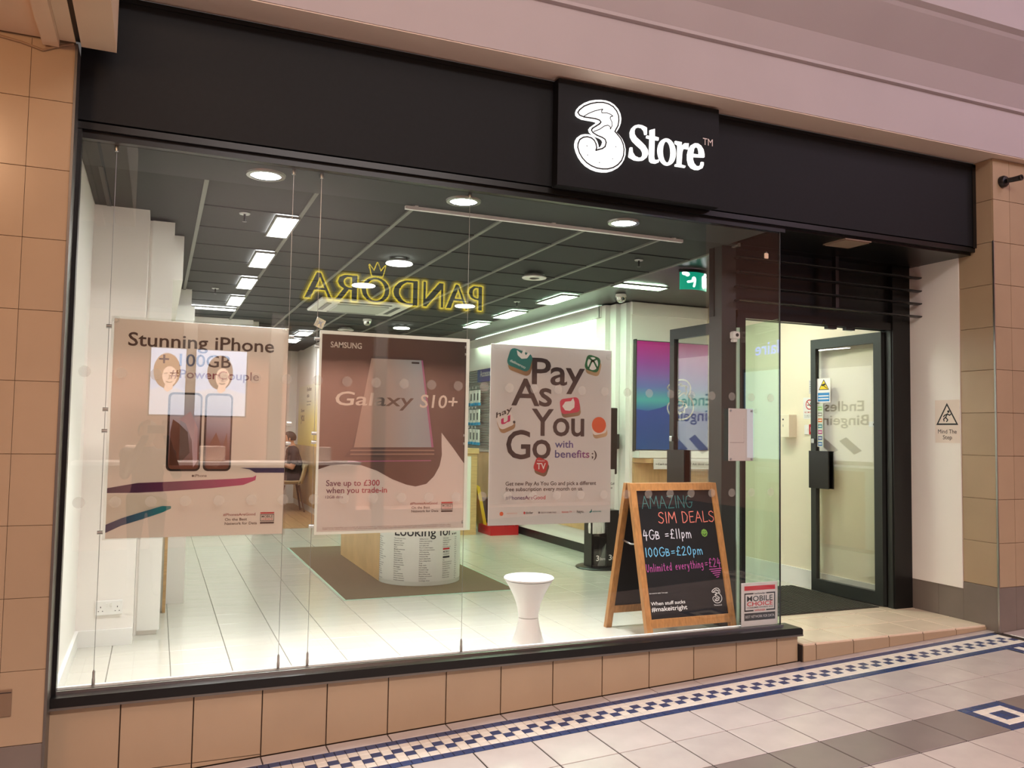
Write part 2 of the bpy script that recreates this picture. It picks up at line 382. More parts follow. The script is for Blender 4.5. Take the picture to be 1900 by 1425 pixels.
# riser under the window
ri = ST('wall_riser', 'beige tiled low wall under the shop window', 'wall')
zf = lambda x: -0.2962 + SL * x
MB().prism([(-0.40, zf(-0.4) - 0.03), (3.79, zf(3.79) - 0.03), (3.79, 0.056), (-0.40, 0.056)], -0.034, 0.0).build('backing', M_grout, ri)
for k in range(-1, 13):
    x0 = max(-0.398, -0.101 + 0.31 * k) + 0.003; x1 = min(3.785, -0.101 + 0.31 * (k + 1)) - 0.003
    zb0, zb1 = zf(x0) + 0.003, zf(x1) + 0.003; zc = -0.262
    if zf(x1) < zc - 0.004:
        MB().prism([(x0, zc + 0.003), (x1, zc + 0.003), (x1, 0.052), (x0, 0.052)], -0.045, -0.032).build('wall_tile', M_tile, ri)
        MB().prism([(x0, zb0), (x1, zb1), (x1, zc - 0.001), (x0, zc - 0.001)], -0.045, -0.032).build('wall_tile', M_tile, ri)
    else:
        MB().prism([(x0, zb0), (x1, zb1), (x1, 0.052), (x0, 0.052)], -0.045, -0.032).build('wall_tile', M_tile, ri)

# entrance platform
pf = ST('floor_entrance', 'pale tiled entrance step beside the shop window', 'floor')
MB().prism([(3.79, zf(3.79) - 0.03), (5.44, zf(5.44) - 0.03), (5.44, -0.009), (3.79, -0.009)], -0.074, 0.66).build('screed', M_dgrout, pf)
M_plat = mat('entrance_tile', (226, 208, 184), 0.25, var=0.06, scale=5, rnd=0.04)
xs = [3.795, 3.90, 4.21, 4.52, 4.83, 5.14, 5.437]; ys = [-0.08, 0.21, 0.515, 0.655]
for i in range(6):
    for j in range(3):
        if j == 2 and 4.0 < xs[i] < 5.0 and False: continue
        tile('floor_tile', M_plat, pf, (xs[i] + xs[i + 1]) / 2, (ys[j] + ys[j + 1]) / 2, xs[i + 1] - xs[i] - 0.009, ys[j + 1] - ys[j] - 0.009, 0.012, -0.012)
    x0, x1 = xs[i] + 0.003, xs[i + 1] - 0.003
    MB().prism([(x0, zf(x0) + 0.002), (x1, zf(x1) + 0.002), (x1, -0.012), (x0, -0.012)], -0.082, -0.073).build('step_tile', M_tile, pf)

# pillar and reveal on the right
pr = ST('wall_pillar_right', 'beige tiled pillar right of the shop entrance with grey base', 'wall')
box('core', M_groutp, pr, 5.446, 7.6, -0.174, 0.70, -0.25, 3.31)
zt = [0.275 + 0.305 * k for k in range(10)] + [3.318]
for i in range(10):
    z0, z1 = zt[i] + 0.0015, zt[i + 1] - 0.0015
    cbox('wall_tile', M_tile, pr, 5.438, 5.447, -0.172, 0.098, z0, z1, 0.001)
    for k in range(7):
        x0 = 5.44 if k == 0 else 5.61 + 0.305 * (k - 1); x1 = 5.61 + 0.305 * k
        cbox('wall_tile', M_tile, pr, x0 + 0.0015, x1 - 0.0015, -0.182, -0.173, z0, z1, 0.001)
for a, b in ((-0.172, 0.10), (0.10, 0.31), (0.31, 0.56)):
    cbox('base_tile', M_grey, pr, 5.437, 5.447, a + 0.001, b - 0.001, -0.08, 0.273, 0.001)
for k in range(7):
    x0 = 5.44 if k == 0 else 5.61 + 0.305 * (k - 1); x1 = 5.61 + 0.305 * k
    cbox('base_tile', M_grey, pr, x0 + 0.001, x1 - 0.001, -0.182, -0.173, -0.08, 0.273, 0.001)
box('painted_panel', M_white, pr, 5.431, 5.447, 0.10, 0.57, 0.225, 2.668)
box('corner_bead', M_steel, pr, 5.434, 5.442, -0.186, -0.173, -0.05, 2.72)

# pillar on the left
pl_ = ST('wall_pillar_left', 'warm beige tiled pillar left of the shop window', 'wall')
box('core', M_groutp, pl_, -2.6, -0.394, -0.174, 0.30, -0.5, 3.0)
zl = [-0.046, 0.261, 0.564, 0.869, 1.173, 1.485, 1.792, 2.105, 2.415, 2.72, 2.985]
for i in range(10):
    for k in range(7):
        x1 = -0.394 if k == 0 else -0.563 - 0.305 * (k - 1); x0 = -0.563 - 0.305 * k
        cbox('wall_tile', M_tile, pl_, x0 + 0.001, x1 - 0.001, -0.182, -0.173, zl[i] + 0.001, zl[i + 1] - 0.001, 0.001)
for k in range(7):
    x1 = -0.394 if k == 0 else -0.563 - 0.305 * (k - 1); x0 = -0.563 - 0.305 * k
    cbox('base_tile', M_grey, pl_, x0 + 0.001, x1 - 0.001, -0.182, -0.173, -0.45, -0.048, 0.001)
box('corner_bead', M_trim, pl_, -0.3945, -0.384, -0.186, 0.02, -0.35, 2.99)

# bulkheads
bk = ST('wall_bulkhead', 'pink plaster bulkhead with stepped cornice above the black fascia', 'wall')
prof = [(-0.03, 3.325), (-0.255, 3.325), (-0.258, 3.64), (-0.285, 3.645), (-0.285, 3.665), (-0.36, 3.80), (-0.55, 3.98), (-0.565, 4.0), (-0.60, 4.02), (-0.60, 4.5), (-0.03, 4.5)]
vs_ = [(-3.0, y, z) for y, z in prof] + [(9.0, y, z) for y, z in prof]; n_ = len(prof)
MB().add(vs_, [tuple(range(n_)), tuple(range(2 * n_ - 1, n_ - 1, -1))] + [(i, (i + 1) % n_, (i + 1) % n_ + n_, i + n_) for i in range(n_)]).build('plaster', M_pink, bk)
box('soffit_bounce_tint', mat('bounce_lit_soffit', (236, 218, 200), 0.6), bk, -0.22, 9.0, -0.25, -0.032, 3.319, 3.3255)  # paler than the plaster, standing in for light bounced up from the floor
bl = ST('wall_bulkhead_left', 'cream boxed ceiling bulkhead panels above the left pillar', 'wall')
M_cpan = mat('cream_ceiling_panel', (232, 206, 176), 0.55, var=0.03, scale=3)
box('soffit_panel', M_cpan, bl, -0.37, -0.228, -3.4, -0.19, 2.978, 3.6)
box('joint_gap', M_frame, bl, -0.392, -0.371, -3.4, -0.195, 2.995, 3.6)
box('soffit_panel', M_cpan, bl, -0.455, -0.393, -3.4, -0.195, 2.99, 3.6)
box('soffit_panel', M_cpan, bl, -0.52, -0.456, -3.4, -0.20, 2.955, 3.6)
box('soffit_panel', M_cpan, bl, -2.6, -0.521, -3.4, -0.19, 2.99, 3.6)
MB().tube([(-0.75, -0.188, 2.975), (-0.60, -0.187, 2.955), (-0.52, -0.188, 2.935), (-0.45, -0.188, 2.968), (-0.40, -0.188, 2.985)], 0.006, 8).build('cable_run', mat('beige_cable', (150, 124, 96), 0.6), bl)

# fascia and shop sign
fa = ST('wall_fascia', 'long matt black fascia board above the shop window', 'fascia')
box('board', M_fascia, fa, -0.384, 5.437, -0.045, 0.0, 2.70, 3.30)
box('top_seal', M_frame, fa, -0.384, 5.437, -0.03, 0.0, 3.30, 3.318)
box('lower_trim', M_frame, fa, -0.384, 5.437, -0.036, 0.0, 2.662, 2.694)
box('edge_cap', M_frame, fa, 5.405, 5.438, -0.05, -0.044, 2.69, 3.305)
box('top_lip', M_fascia, fa, -0.384, 5.437, -0.05, -0.02, 3.285, 3.30)

sg = T('shop_sign', 'black panel sign with glowing white figure three and Store lettering', 'sign', (2.0, -0.045, 2.69))
cbox('panel', M_fascia, sg, 0.02, 1.118, -0.07, 0.0, 0.0, 0.617, 0.004)
M_lit = lamp('lit_white_letter', (255, 250, 246), 1.7)
M_rim = mat('letter_rim', (246, 236, 226), 0.5, emit=0.8)
flat(sg, THREE, M_lit, -0.078, 'figure_three', ext=0.007)
strokes(sg, [TLINE], 0.0085, M_ink, P3(-0.0865), 'figure_outline')
strokes(sg, [FLAME], 0.0055, M_ink, P3(-0.0865), 'figure_flame_line')
DOT = [(0.1955,0.2455),(0.2003,0.1935),(0.277,0.1607),(0.3629,0.1948),(0.3831,0.2683)]
for d in DOT: strokes(sg, [[d, (d[0] + 0.003, d[1] - 0.002)]], 0.005, M_ink, P3(-0.0865), 'fixing')
LS = [(0.5965,0.3739),(0.584,0.372),(0.5776,0.3955),(0.562,0.4093),(0.5403,0.4102),(0.5188,0.3998),(0.5116,0.3824),(0.513,0.3636),(0.5255,0.3466),(0.5565,0.3269),(0.5846,0.3067),(0.6035,0.2823),(0.6056,0.2581),(0.5946,0.2347),(0.573,0.2169),(0.5452,0.2102),(0.5145,0.2096),(0.4807,0.2209),(0.4763,0.2257),(0.4843,0.2808),(0.4984,0.2813),(0.5018,0.2537),(0.5173,0.2343),(0.542,0.2271),(0.5605,0.2325),(0.5709,0.2476),(0.5707,0.2638),(0.56,0.2813),(0.529,0.301),(0.5011,0.3212),(0.4862,0.3432),(0.4835,0.3698),(0.493,0.3957),(0.5125,0.415),(0.5371,0.4244),(0.5618,0.4246),(0.5836,0.4193),(0.5961,0.4148)]
Lt = [(0.6181,0.4046),(0.6506,0.4168),(0.651,0.3714),(0.6781,0.3685),(0.677,0.3518),(0.6499,0.3521),(0.6476,0.2478),(0.6508,0.2319),(0.6634,0.231),(0.6823,0.2392),(0.6793,0.2196),(0.6604,0.2103),(0.6322,0.2102),(0.6184,0.2191),(0.6151,0.2431),(0.6185,0.3527),(0.5954,0.3546),(0.5965,0.3684),(0.6196,0.3682)]
Lr = [(0.7947,0.366),(0.8398,0.3656),(0.84,0.3395),(0.8606,0.3621),(0.8899,0.3654),(0.8868,0.3298),(0.8673,0.3308),(0.8511,0.3245),(0.8447,0.3042),(0.8387,0.2284),(0.8679,0.2242),(0.8647,0.2138),(0.7957,0.213),(0.7969,0.2253),(0.8097,0.2282),(0.8141,0.344),(0.7961,0.3512)]
Le = [(1.004,0.2967),(1.0039,0.3163),(0.9972,0.3434),(0.9785,0.3659),(0.9554,0.3753),(0.9324,0.373),(0.9095,0.3583),(0.892,0.3306),(0.8837,0.2988),(0.8839,0.2654),(0.8925,0.236),(0.9103,0.219),(0.9365,0.2115),(0.966,0.2145),(0.9891,0.2273),(0.9989,0.2483),(0.9988,0.2651),(0.9823,0.2655),(0.9791,0.2483),(0.9659,0.2352),(0.9462,0.2352),(0.9297,0.2496),(0.9211,0.2707),(0.921,0.2875),(1.004,0.2967)]
Leh = [(0.9229,0.3065),(0.9293,0.3389),(0.9456,0.3554),(0.9601,0.3491),(0.9668,0.3277),(0.9669,0.3073)]
Lo = circ(0.7366, 0.291, 0.0624, 28, 0.0814); Loh = circ(0.7366, 0.2906, 0.0293, 24, 0.065)
for L_, h_ in ((LS, ()), (Lt, ()), (Lo, (Loh,)), (Lr, ()), (Le[:-1], (Leh,))):
    flat(sg, L_, M_lit, -0.077, 'letter', h_, 0.006)
txt(sg, [('TM', 1.0, 0.378, 0.072, 0.042)], mat('pale_vinyl', (226, 214, 208), 0.5), -0.0715, 'trademark', 0.0)

# ================================================================ SETTING: window, entrance frame, doors
wn = ST('window_1', 'large frameless shop window pane in a black frame', 'window')
box('glass_pane', M_glass, wn, -0.374, 3.685, 0.0, 0.010, 0.108, 2.63)
MB().prism([(-0.40, 0.056), (3.80, 0.056), (3.80, 0.09), (3.785, 0.102), (-0.40, 0.102)], -0.075, 0.075).build('sill', M_frame, wn)
box('sill_bead', M_trim, wn, -0.40, 3.80, -0.078, -0.06, 0.050, 0.060)
box('sill_channel', M_steel, wn, -0.38, 3.70, -0.012, -0.001, 0.102, 0.114)
box('jamb', M_frame, wn, -0.384, -0.366, -0.03, 0.035, 0.10, 2.665)
box('head', M_frame, wn, -0.384, 3.72, -0.012, 0.03, 2.626, 2.664)
box('glass_edge', M_frame2, wn, 3.685, 3.690, 0.0, 0.010, 0.108, 2.63)
box('upstand', M_plast, wn, -0.39, 3.68, 0.055, 0.075, 0.0, 0.112)
M_dot = frosted('frosted_vinyl', (214, 214, 202), 0.26)
dm = None
for row, zz in enumerate((1.546, 0.948)):
    for k in range(27):
        x = -0.312 + 0.1508 * k
        if dm is None:
            o = MB().lathe([(0.0, -0.0018), (0.026, -0.0018)], 24, (0, 0, 0), 'y').build('vinyl_dot', M_dot, wn); dm = o.data
        else: o = link('vinyl_dot', dm, wn)
        o.location = (x, 0, zz)

# header, louvres, posts of the entrance
en = ST('wall_entrance_frame', 'black entrance frame with header panel and posts', 'frame')
box('header_panel', M_frame, en, 3.60, 5.437, 0.585, 0.64, 2.142, 2.665)
se = ST('ceiling_entrance', 'black soffit over the entrance step', 'ceiling')
box('soffit', M_frame, se, 3.69, 5.437, 0.0, 0.60, 2.645, 2.665)
box('post', M_frame2, en, 3.605, 3.725, 0.50, 0.645, 0.0, 2.645)
box('post', M_frame, en, 3.775, 3.850, 0.55, 0.63, 0.0, 2.145)
box('post', M_frame, en, 5.25, 5.431, 0.54, 0.66, 0.0, 2.645)
box('post_bead', M_frame2, en, 5.243, 5.262, 0.555, 0.60, 0.0, 2.145)
box('header_rail', M_frame, en, 3.78, 5.26, 0.55, 0.62, 2.142, 2.20)
for x in (4.62, 4.80): box('door_stop', M_black, en, x, x + 0.085, 0.56, 0.60, 2.118, 2.142)
gr = T('louvre_grille', 'black horizontal louvre blades above the entrance doors', 'louvre', (3.70, 0.455, 2.24))
bl_me = None
for zz in (0.008, 0.108, 0.207, 0.310, 0.412):
    if bl_me is None:
        o = MB().add([(x, 0.035 * math.cos(a), 0.009 * math.sin(a)) for x in (0, 1.76) for a in [2 * PI * k / 12 for k in range(12)]],
                     [tuple(range(12)), tuple(range(23, 11, -1))] + [(k, (k + 1) % 12, (k + 1) % 12 + 12, k + 12) for k in range(12)]).build('louvre_blade', mat('satin_black', (36, 35, 36), 0.3), gr, True); bl_me = o.data
    else: o = link('louvre_blade', bl_me, gr)
    o.location = (0, 0, zz)
box('mullion', mat('satin_black', (36, 35, 36)), gr, 0.895, 0.925, 0.0, 0.038, 0.0, 0.42)
vn = T('ceiling_vent', 'pale flush panel in the black soffit over the entrance', 'vent', (4.345, 0.09, 2.637))
box('frame', mat('taupe_panel', (130, 108, 92), 0.6), vn, -0.115, 0.115, -0.105, 0.105, 0.0, 0.008)
box('panel', mat('taupe_panel2', (146, 122, 104), 0.6), vn, -0.105, 0.105, -0.095, 0.095, -0.004, 0.004)

sgp = ST('window_2', 'clear side glass pane between the shop window and the entrance post', 'window')
a_, b_ = Vector((3.683, 0.012)), Vector((3.742, 0.50)); d_ = (b_ - a_).normalized(); n2 = Vector((d_.y, -d_.x)) * 0.005
MB().add([(p.x, p.y, z) for z in (0.0, 2.06) for p in (a_ - n2, a_ + n2, b_ + n2, b_ - n2)], [(0, 1, 2, 3), (4, 5, 6, 7), (0, 1, 5, 4), (1, 2, 6, 5), (2, 3, 7, 6), (3, 0, 4, 7)]).build('glass_pane', M_gside, sgp)
box('glass_edge', M_gedge, sgp, 3.727, 3.750, 0.488, 0.500, 0.0, 2.06)

def door(name, label, hx, hy, ang, w, side):
    d = T(name, label, 'door', (hx, hy, 0.01), ang); tag(d, kind='structure')
    t = 0.022
    for x0, x1 in ((0, 0.075), (w - 0.055, w)): box('stile', M_frame2, d, x0, x1, -t, t, 0.0, 2.125)
    box('rail', M_frame2, d, 0.075, w - 0.055, -t, t, 2.045, 2.125)
    box('rail', M_frame2, d, 0.075, w - 0.055, -t, t, 0.0, 0.10)
    box('glass_pane', M_gdoor, d, 0.075, w - 0.055, -0.004, 0.004, 0.10, 2.045)
    for s in (-1, 1):
        h = box('pull_plate', M_black, d, w - 0.20, w + 0.012, s * t if s > 0 else s * t - 0.012, s * t + 0.012 if s > 0 else s * t, 0.86, 1.175)
        h['label'] = 'black pull plate'
    cbox('lock', M_steel, d, w - 0.045, w - 0.015, -t - 0.012, t + 0.012, 1.24, 1.28, 0.003)
    return d
dl = door('door_1', 'left glazed entrance door with dark grey frame standing open', 3.80, 0.615, math.radians(93.5), 0.725, 1)
dr = door('door_2', 'right glazed entrance door with stickers and dark grey frame standing open', 5.232, 0.62, math.radians(93.5), 0.725, 1)
# stickers on the right door (door-local: x along leaf from hinge, +y side faces the camera)
def on_door(items_fn): return items_fn
def dflat(pts, m, off, name): # x measured from free edge towards hinge, as seen
    o = flat(dr, [(a, b) for a, b in pts], m, 0, name)
    for v in o.data.vertices: v.co.y = 0.0045 + off
    return o
DW = 0.67
wx = lambda s: DW - s          # s: distance from the free stile
dflat([(wx(0), 1.585), (wx(0.145), 1.585), (wx(0.145), 1.79), (wx(0), 1.79)], mat('sticker_white', (238, 238, 236), 0.4), 0.0005, 'camera_notice')
dflat([(wx(0.075), 1.782), (wx(0.018), 1.692), (wx(0.132), 1.692)], M_ink, 0.001, 'camera_notice_triangle')
dflat([(wx(0.075), 1.77), (wx(0.028), 1.698), (wx(0.122), 1.698)], mat('sign_yellow', (246, 214, 30), 0.4), 0.0015, 'camera_notice_triangle')
dflat([(wx(0.055), 1.722), (wx(0.095), 1.732), (wx(0.09), 1.748), (wx(0.05), 1.737)], M_ink, 0.002, 'camera_symbol')
dflat([(wx(0.07), 1.725), (wx(0.11), 1.702), (wx(0.114), 1.706), (wx(0.078), 1.728)], M_ink, 0.002, 'camera_symbol')
dflat([(wx(0.01), 1.595), (wx(0.135), 1.595), (wx(0.135), 1.668), (wx(0.01), 1.668)], mat('sign_blue', (52, 140, 206), 0.4), 0.001, 'camera_notice_band')
for z in (1.612, 1.636): dflat([(wx(0.016), z), (wx(0.128), z), (wx(0.128), z + 0.010), (wx(0.016), z + 0.010)], mat('sticker_white', (238, 238, 236)), 0.0015, 'camera_notice_line')
dflat([(wx(0.0), 1.21), (wx(0.066), 1.21), (wx(0.066), 1.578), (wx(0.0), 1.578)], mat('sticker_grey', (206, 214, 200), 0.4), 0.0005, 'payment_sticker')
for i, c in enumerate(((150, 200, 110), (150, 150, 140), (220, 120, 50), (70, 140, 150), (190, 70, 140), (70, 90, 150), (60, 110, 170))):
    z = 1.535 - i * 0.05
    dflat([(wx(0.010), z - 0.016), (wx(0.056), z - 0.016), (wx(0.056), z + 0.016), (wx(0.010), z + 0.016)], mat('card_%d' % i, c, 0.4), 0.001, 'payment_logo')
    dflat([(wx(0.015), z - 0.004), (wx(0.05), z - 0.004), (wx(0.05), z + 0.004), (wx(0.015), z + 0.004)], mat('sticker_white', (238, 238, 236)), 0.0015, 'payment_logo_band')

# ================================================================ SETTING: shop interior shell
fl = ST('floor', 'glossy off-white tiled shop floor', 'floor')
box('screed', M_fgrout, fl, -0.42, 5.5, 0.02, 11.2, -0.05, -0.0045)
fs_ = MB()
FX = 0.3085
for i in range(-2, 18):
    x0 = 0.118 + FX * i; x1 = x0 + FX
    if x0 > 5.3: continue
    for j in range(-1, 24):
        y0 = 0.414 + 0.3045 * j; y1 = y0 + 0.3045
        a0, a1, c0, c1 = max(x0, -0.39), min(x1, 5.26), max(y0, 0.06 if x0 < 3.5 else 0.664), min(y1, 6.98)
        if a1 - a0 < 0.02 or c1 - c0 < 0.02: continue
        if a0 > 4.4 and c1 > 2.96: continue
        if j < 14 and i < 14: tile('floor_tile', M_floor, fl, (a0 + a1) / 2, (c0 + c1) / 2, a1 - a0 - 0.0035, c1 - c0 - 0.002, 0.006, -0.006)
        else: fs_.cbox(a0 + 0.00175, a1 - 0.00175, c0 + 0.001, c1 - 0.001, -0.006, 0.0, 0.001)
tag(fs_.build('floor_tile_far', M_floor, fl), kind='stuff')
for k in range(14):
    x0 = -0.4 + 0.19 * k
    box('floor_plank', M_wfloor, fl, x0 + 0.001, x0 + 0.189, 6.985, 10.75, -0.006, 0.002)

wl = ST('wall_left', 'white painted left wall of the shop with skirting', 'wall')
box('plaster', M_white, wl, -0.55, -0.393, 0.0, 1.283, 0.0, 2.66)
box('plaster', M_white, wl, -0.55, -0.085, 1.283, 10.8, 0.0, 2.66)
box('skirting', M_plast, wl, -0.393, -0.375, 0.075, 1.265, 0.0, 0.095)
box('skirting', M_plast, wl, -0.393, -0.088, 1.265, 1.283, 0.0, 0.095)
so = T('wall_socket', 'white double power socket low on the left wall beside the window', 'socket', (-0.218, 1.283, 0.222))
cbox('face_plate', M_plast, so, -0.073, 0.073, -0.012, 0.0, -0.043, 0.043, 0.004)
for s in (-1, 1):
    cbox('rocker', M_whitegloss, so, s * 0.011 - 0.006, s * 0.011 + 0.006, -0.017, -0.010, 0.008, 0.028, 0.001)
    MB().box(s * 0.045 - 0.002, s * 0.045 + 0.002, -0.0125, -0.011, 0.0, 0.009).box(s * 0.045 - 0.014, s * 0.045 - 0.008, -0.0125, -0.011, -0.021, -0.017).box(s * 0.045 + 0.008, s * 0.045 + 0.014, -0.0125, -0.011, -0.021, -0.017).build('pin_slots', M_ink, so)

lu = T('display_unit', 'tall white display panel standing against the left wall near the window', 'panel', (-0.01, 1.5, 0.03))
box('front', M_whitegloss, lu, -0.058, 0.073, -0.03, -0.01, 0.0, 2.58)
box('side', M_white, lu, -0.074, -0.058, -0.02, 0.4, -0.03, 2.58)
box('back', M_white, lu, -0.074, 0.06, -0.01, 0.4, -0.03, 2.58)
l2 = T('wall_unit', 'white and oak wall unit with pelmet along the left wall', 'wall unit', (0.0, 3.1, 0.0))
box('pelmet', M_whitegloss, l2, -0.08, 0.13, -1.2, 1.2, 2.31, 2.62)
box('back_panel', M_whitegloss, l2, -0.085, 0.03, -1.18, 1.2, 1.1, 2.31)
box('oak_edge', M_wood, l2, 0.085, 0.105, -0.98, -0.95, 0.0, 1.06)
box('base_side', M_whitegloss, l2, -0.08, 0.235, -0.66, -0.64, 0.0, 1.02)
box('base', M_whitegloss, l2, -0.08, 0.10, -0.94, 1.2, 0.0, 1.0)
box('worktop', M_wood, l2, -0.08, 0.25, -0.70, 1.2, 1.02, 1.06)
box('end_panel', M_whitegloss, l2, -0.085, 0.30, 1.2, 1.26, 0.0, 2.46)

# big graphic on the far left wall; the open glass doors mirror it
eb = T('wall_poster', 'large pale poster with added glow reading Endless Bingeing on the far left wall', 'poster', (0.30, 5.1, 0.95), math.radians(90))
cbox('panel', mat('pale_grey_print', (226, 224, 220), 0.4, emit=1.6), eb, -0.66, 1.33, 0.0, 0.03, 0.0, 1.42, 0.004)  # glow added to the print so its door reflections read clearly
txt(eb, [('Endless', -0.54, 0.755, 0.82, 0.15), ('Bingeing', -0.62, 0.545, 0.98, 0.15)], mat('grey_ink', (70, 66, 70), 0.5), -0.001, 'lettering', 0.02)
for i in range(3):
    flat(eb, [(-0.5 + i * 0.42, 0.16), (-0.22 + i * 0.42, 0.36), (-0.10 + i * 0.42, 0.30), (-0.36 + i * 0.42, 0.10)], mat('lavender_print', (120, 118, 170), 0.4), -0.001, 'phone_picture')
box('left_return', M_white, wl, -0.085, 0.27, 4.38, 6.5, 0.0, 2.66)

wb = ST('wall_back', 'white back walls and door recess of the shop', 'wall')
box('plaster', M_white, wb, -0.1, 1.06, 6.5, 6.62, 0.0, 2.66)
wb2 = ST('wall_recess', 'white end walls of the seating recess at the back', 'wall')
box('plaster', M_white, wb2, 1.04, 1.14, 6.62, 10.8, 0.0, 2.66)
box('plaster', M_white, ST('wall_rear', 'white rear wall behind the seated man', 'wall'), 1.1, 2.4, 10.75, 10.9, 0.0, 2.66)
wb3 = ST('wall_partition', 'white partition with oak dado right of the seated man', 'wall')
box('partition', M_white, wb3, 2.25, 2.36, 7.4, 10.75, 1.03, 2.66)
box('oak_dado', M_woodh, wb3, 2.24, 2.36, 7.4, 10.75, 0.10, 1.03)
box('dado_plinth', M_white, wb3, 2.25, 2.36, 7.4, 10.75, 0.0, 0.10)
box('plaster', M_white, ST('wall_inner', 'white wall behind the till counter', 'wall'), 2.36, 4.5, 7.95, 8.05, 0.0, 2.66)
yp = T('wall_graphic', 'yellow and white price graphic on the partition above oak dado', 'poster', (2.249, 9.1, 1.03), math.radians(-90))
M_yel = grad('yellow_fade', [(0.0, (240, 214, 96)), (0.45, (240, 222, 140)), (0.8, (238, 234, 214))], 'Z', 0.0, 0.95)
cbox('sheet', M_yel, yp, -1.35, 1.5, -0.006, 0.0, 0.0, 0.98, 0.001)
txt(yp, [('Discover', -1.05, 0.55, 0.34, 0.05), ('you', -1.05, 0.40, 0.34, 0.14), ('Endless', -0.5, 0.88, 0.42, 0.06), ('data', -0.5, 0.78, 0.22, 0.06), ('Unlimited minutes', -0.5, 0.70, 0.42, 0.025), ('texts and data', -0.5, 0.65, 0.36, 0.025), ('Big', 0.55, 0.74, 0.3, 0.14)], M_inkb, -0.0075)
wd = ST('door_3', 'plain white back door with lever handle behind the seated man', 'door', (1.72, 10.745, 0.0))
box('leaf', M_whitegloss, wd, -0.36, 0.36, -0.03, 0.0, 0.0, 2.05)
MB().tube([(0.27, -0.03, 1.02), (0.27, -0.07, 1.02), (0.17, -0.075, 1.02)], 0.009, 8).build('lever_handle', M_steel, wd)

wr = ST('wall_right', 'white right wall of the shop', 'wall')
box('plaster', M_white, wr, 4.36, 4.5, 3.3, 8.0, 0.0, 2.66)
box('return_plaster', M_white, wr, 4.35, 5.40, 2.95, 3.3, 0.0, 2.66)
box('cornice', M_white, wr, 4.34, 5.25, 2.92, 2.95, 2.50, 2.62)
box('pilaster', M_white, wr, 4.20, 4.35, 3.22, 3.42, 0.0, 2.62)
box('pilaster_fillet', M_plast, wr, 4.305, 4.352, 2.98, 3.22, 0.0, 2.62)
box('pilaster_fillet', M_plast, wr, 4.255, 4.306, 3.10, 3.22, 0.0, 2.62)
we = ST('wall_entrance', 'cream painted side wall inside the entrance with skirting', 'wall')
M_crm = mat('cream_paint', (240, 230, 206), 0.55, var=0.02, scale=2)
box('plaster', M_crm, we, 5.262, 5.42, 0.66, 2.95, 0.0, 2.66)
box('skirting', M_plast, we, 5.246, 5.262, 0.66, 2.95, 0.0, 0.15)

# ceiling
ce = ST('ceiling', 'charcoal suspended ceiling of the shop with grey bars', 'ceiling')
box('slab', M_ceilb, ce, -0.55, 5.45, 0.66, 10.9, 2.66, 2.72)
box('slab', M_ceilb, ce, -0.55, 3.62, 0.0, 0.66, 2.66, 2.72)
box('window_margin', M_ceilb, ce, -0.39, 3.60, 0.03, 0.43, 2.625, 2.66)
box('left_margin', M_ceil, ce, -0.085, 0.195, 1.29, 6.5, 2.63, 2.66)
box('left_margin', M_ceil, ce, -0.39, 0.195, 0.43, 1.29, 2.63, 2.66)
box('left_band', M_frame, ce, -0.325, -0.30, 0.43, 1.27, 2.624, 2.63)
box('right_margin', M_frame, ce, 3.70, 5.26, 0.66, 2.95, 2.632, 2.66)
box('right_margin', M_frame, ce, 3.70, 4.36, 2.95, 7.95, 2.632, 2.66)
tx = [0.2 + 0.5832 * k for k in range(7)]; ty = [0.43 + 0.575 * k for k in range(18)]
for i in range(6):
    for j in range(17):
        if j >= 11 and not (1 <= i <= 3): continue
        tile('ceiling_tile', M_ceil, ce, (tx[i] + tx[i + 1]) / 2, (ty[j] + ty[j + 1]) / 2, 0.5832 - 0.022, 0.575 - 0.005, 0.02, 2.655, (PI, 0, 0))
for x in tx: box('ceiling_bar', M_tbar, ce, x - 0.012, x + 0.012, 0.43, 7.9, 2.624, 2.645)
for y in ty[1:14]: box('cross_bar', M_ceilb, ce, 0.2, 3.70, y - 0.0025, y + 0.0025, 2.6285, 2.645)

# ================================================================ lights of the shop
def panel_light(label, x0, x1, y0, y1, group, lm=None):
    t = T('ceiling_light', label, 'light', ((x0 + x1) / 2, (y0 + y1) / 2, 2.61), 0, group)
    w, h = (x1 - x0) / 2, (y1 - y0) / 2
    MB().box(-w - 0.012, -w, -h - 0.012, h + 0.012, 0.0, 0.016).box(w, w + 0.012, -h - 0.012, h + 0.012, 0.0, 0.016).box(-w, w, -h - 0.012, -h, 0.0, 0.016).box(-w, w, h, h + 0.012, 0.0, 0.016).build('frame', M_tbar, t)
    box('diffuser', lm or LIT, t, -w, w, -h, h, 0.004, 0.012)
    return t
o_ = ['nearest the window', 'second from the window', 'third from the window', 'farthest from the window']
for i, (a, b) in enumerate(((1.03, 1.59), (2.19, 2.79), (3.37, 3.95), (4.50, 5.14))):
    panel_light('lit strip panel in left ceiling row, ' + o_[i], 0.645, 0.775, a, b, 'left row of ceiling lights')
for i, (a, b) in enumerate(((2.85, 3.43), (4.06, 4.65), (5.15, 5.68))):
    panel_light('lit strip panel in right ceiling row, ' + (o_[0], o_[1], o_[3])[i], 3.52, 3.69, a, b, 'right row of ceiling lights', LITG)
panel_light('lit strip panel set crosswise beside the green exit sign', 3.70, 4.18, 2.05, 2.20, 'crosswise ceiling lights', LITG)
panel_light('lit strip panel set crosswise at the far left ceiling', 0.21, 0.765, 5.46, 5.60, 'crosswise ceiling lights')
panel_light('lit strip panel on the ceiling just inside the entrance doors', 4.42, 4.56, 1.15, 1.75, 'entrance ceiling light', LITE)
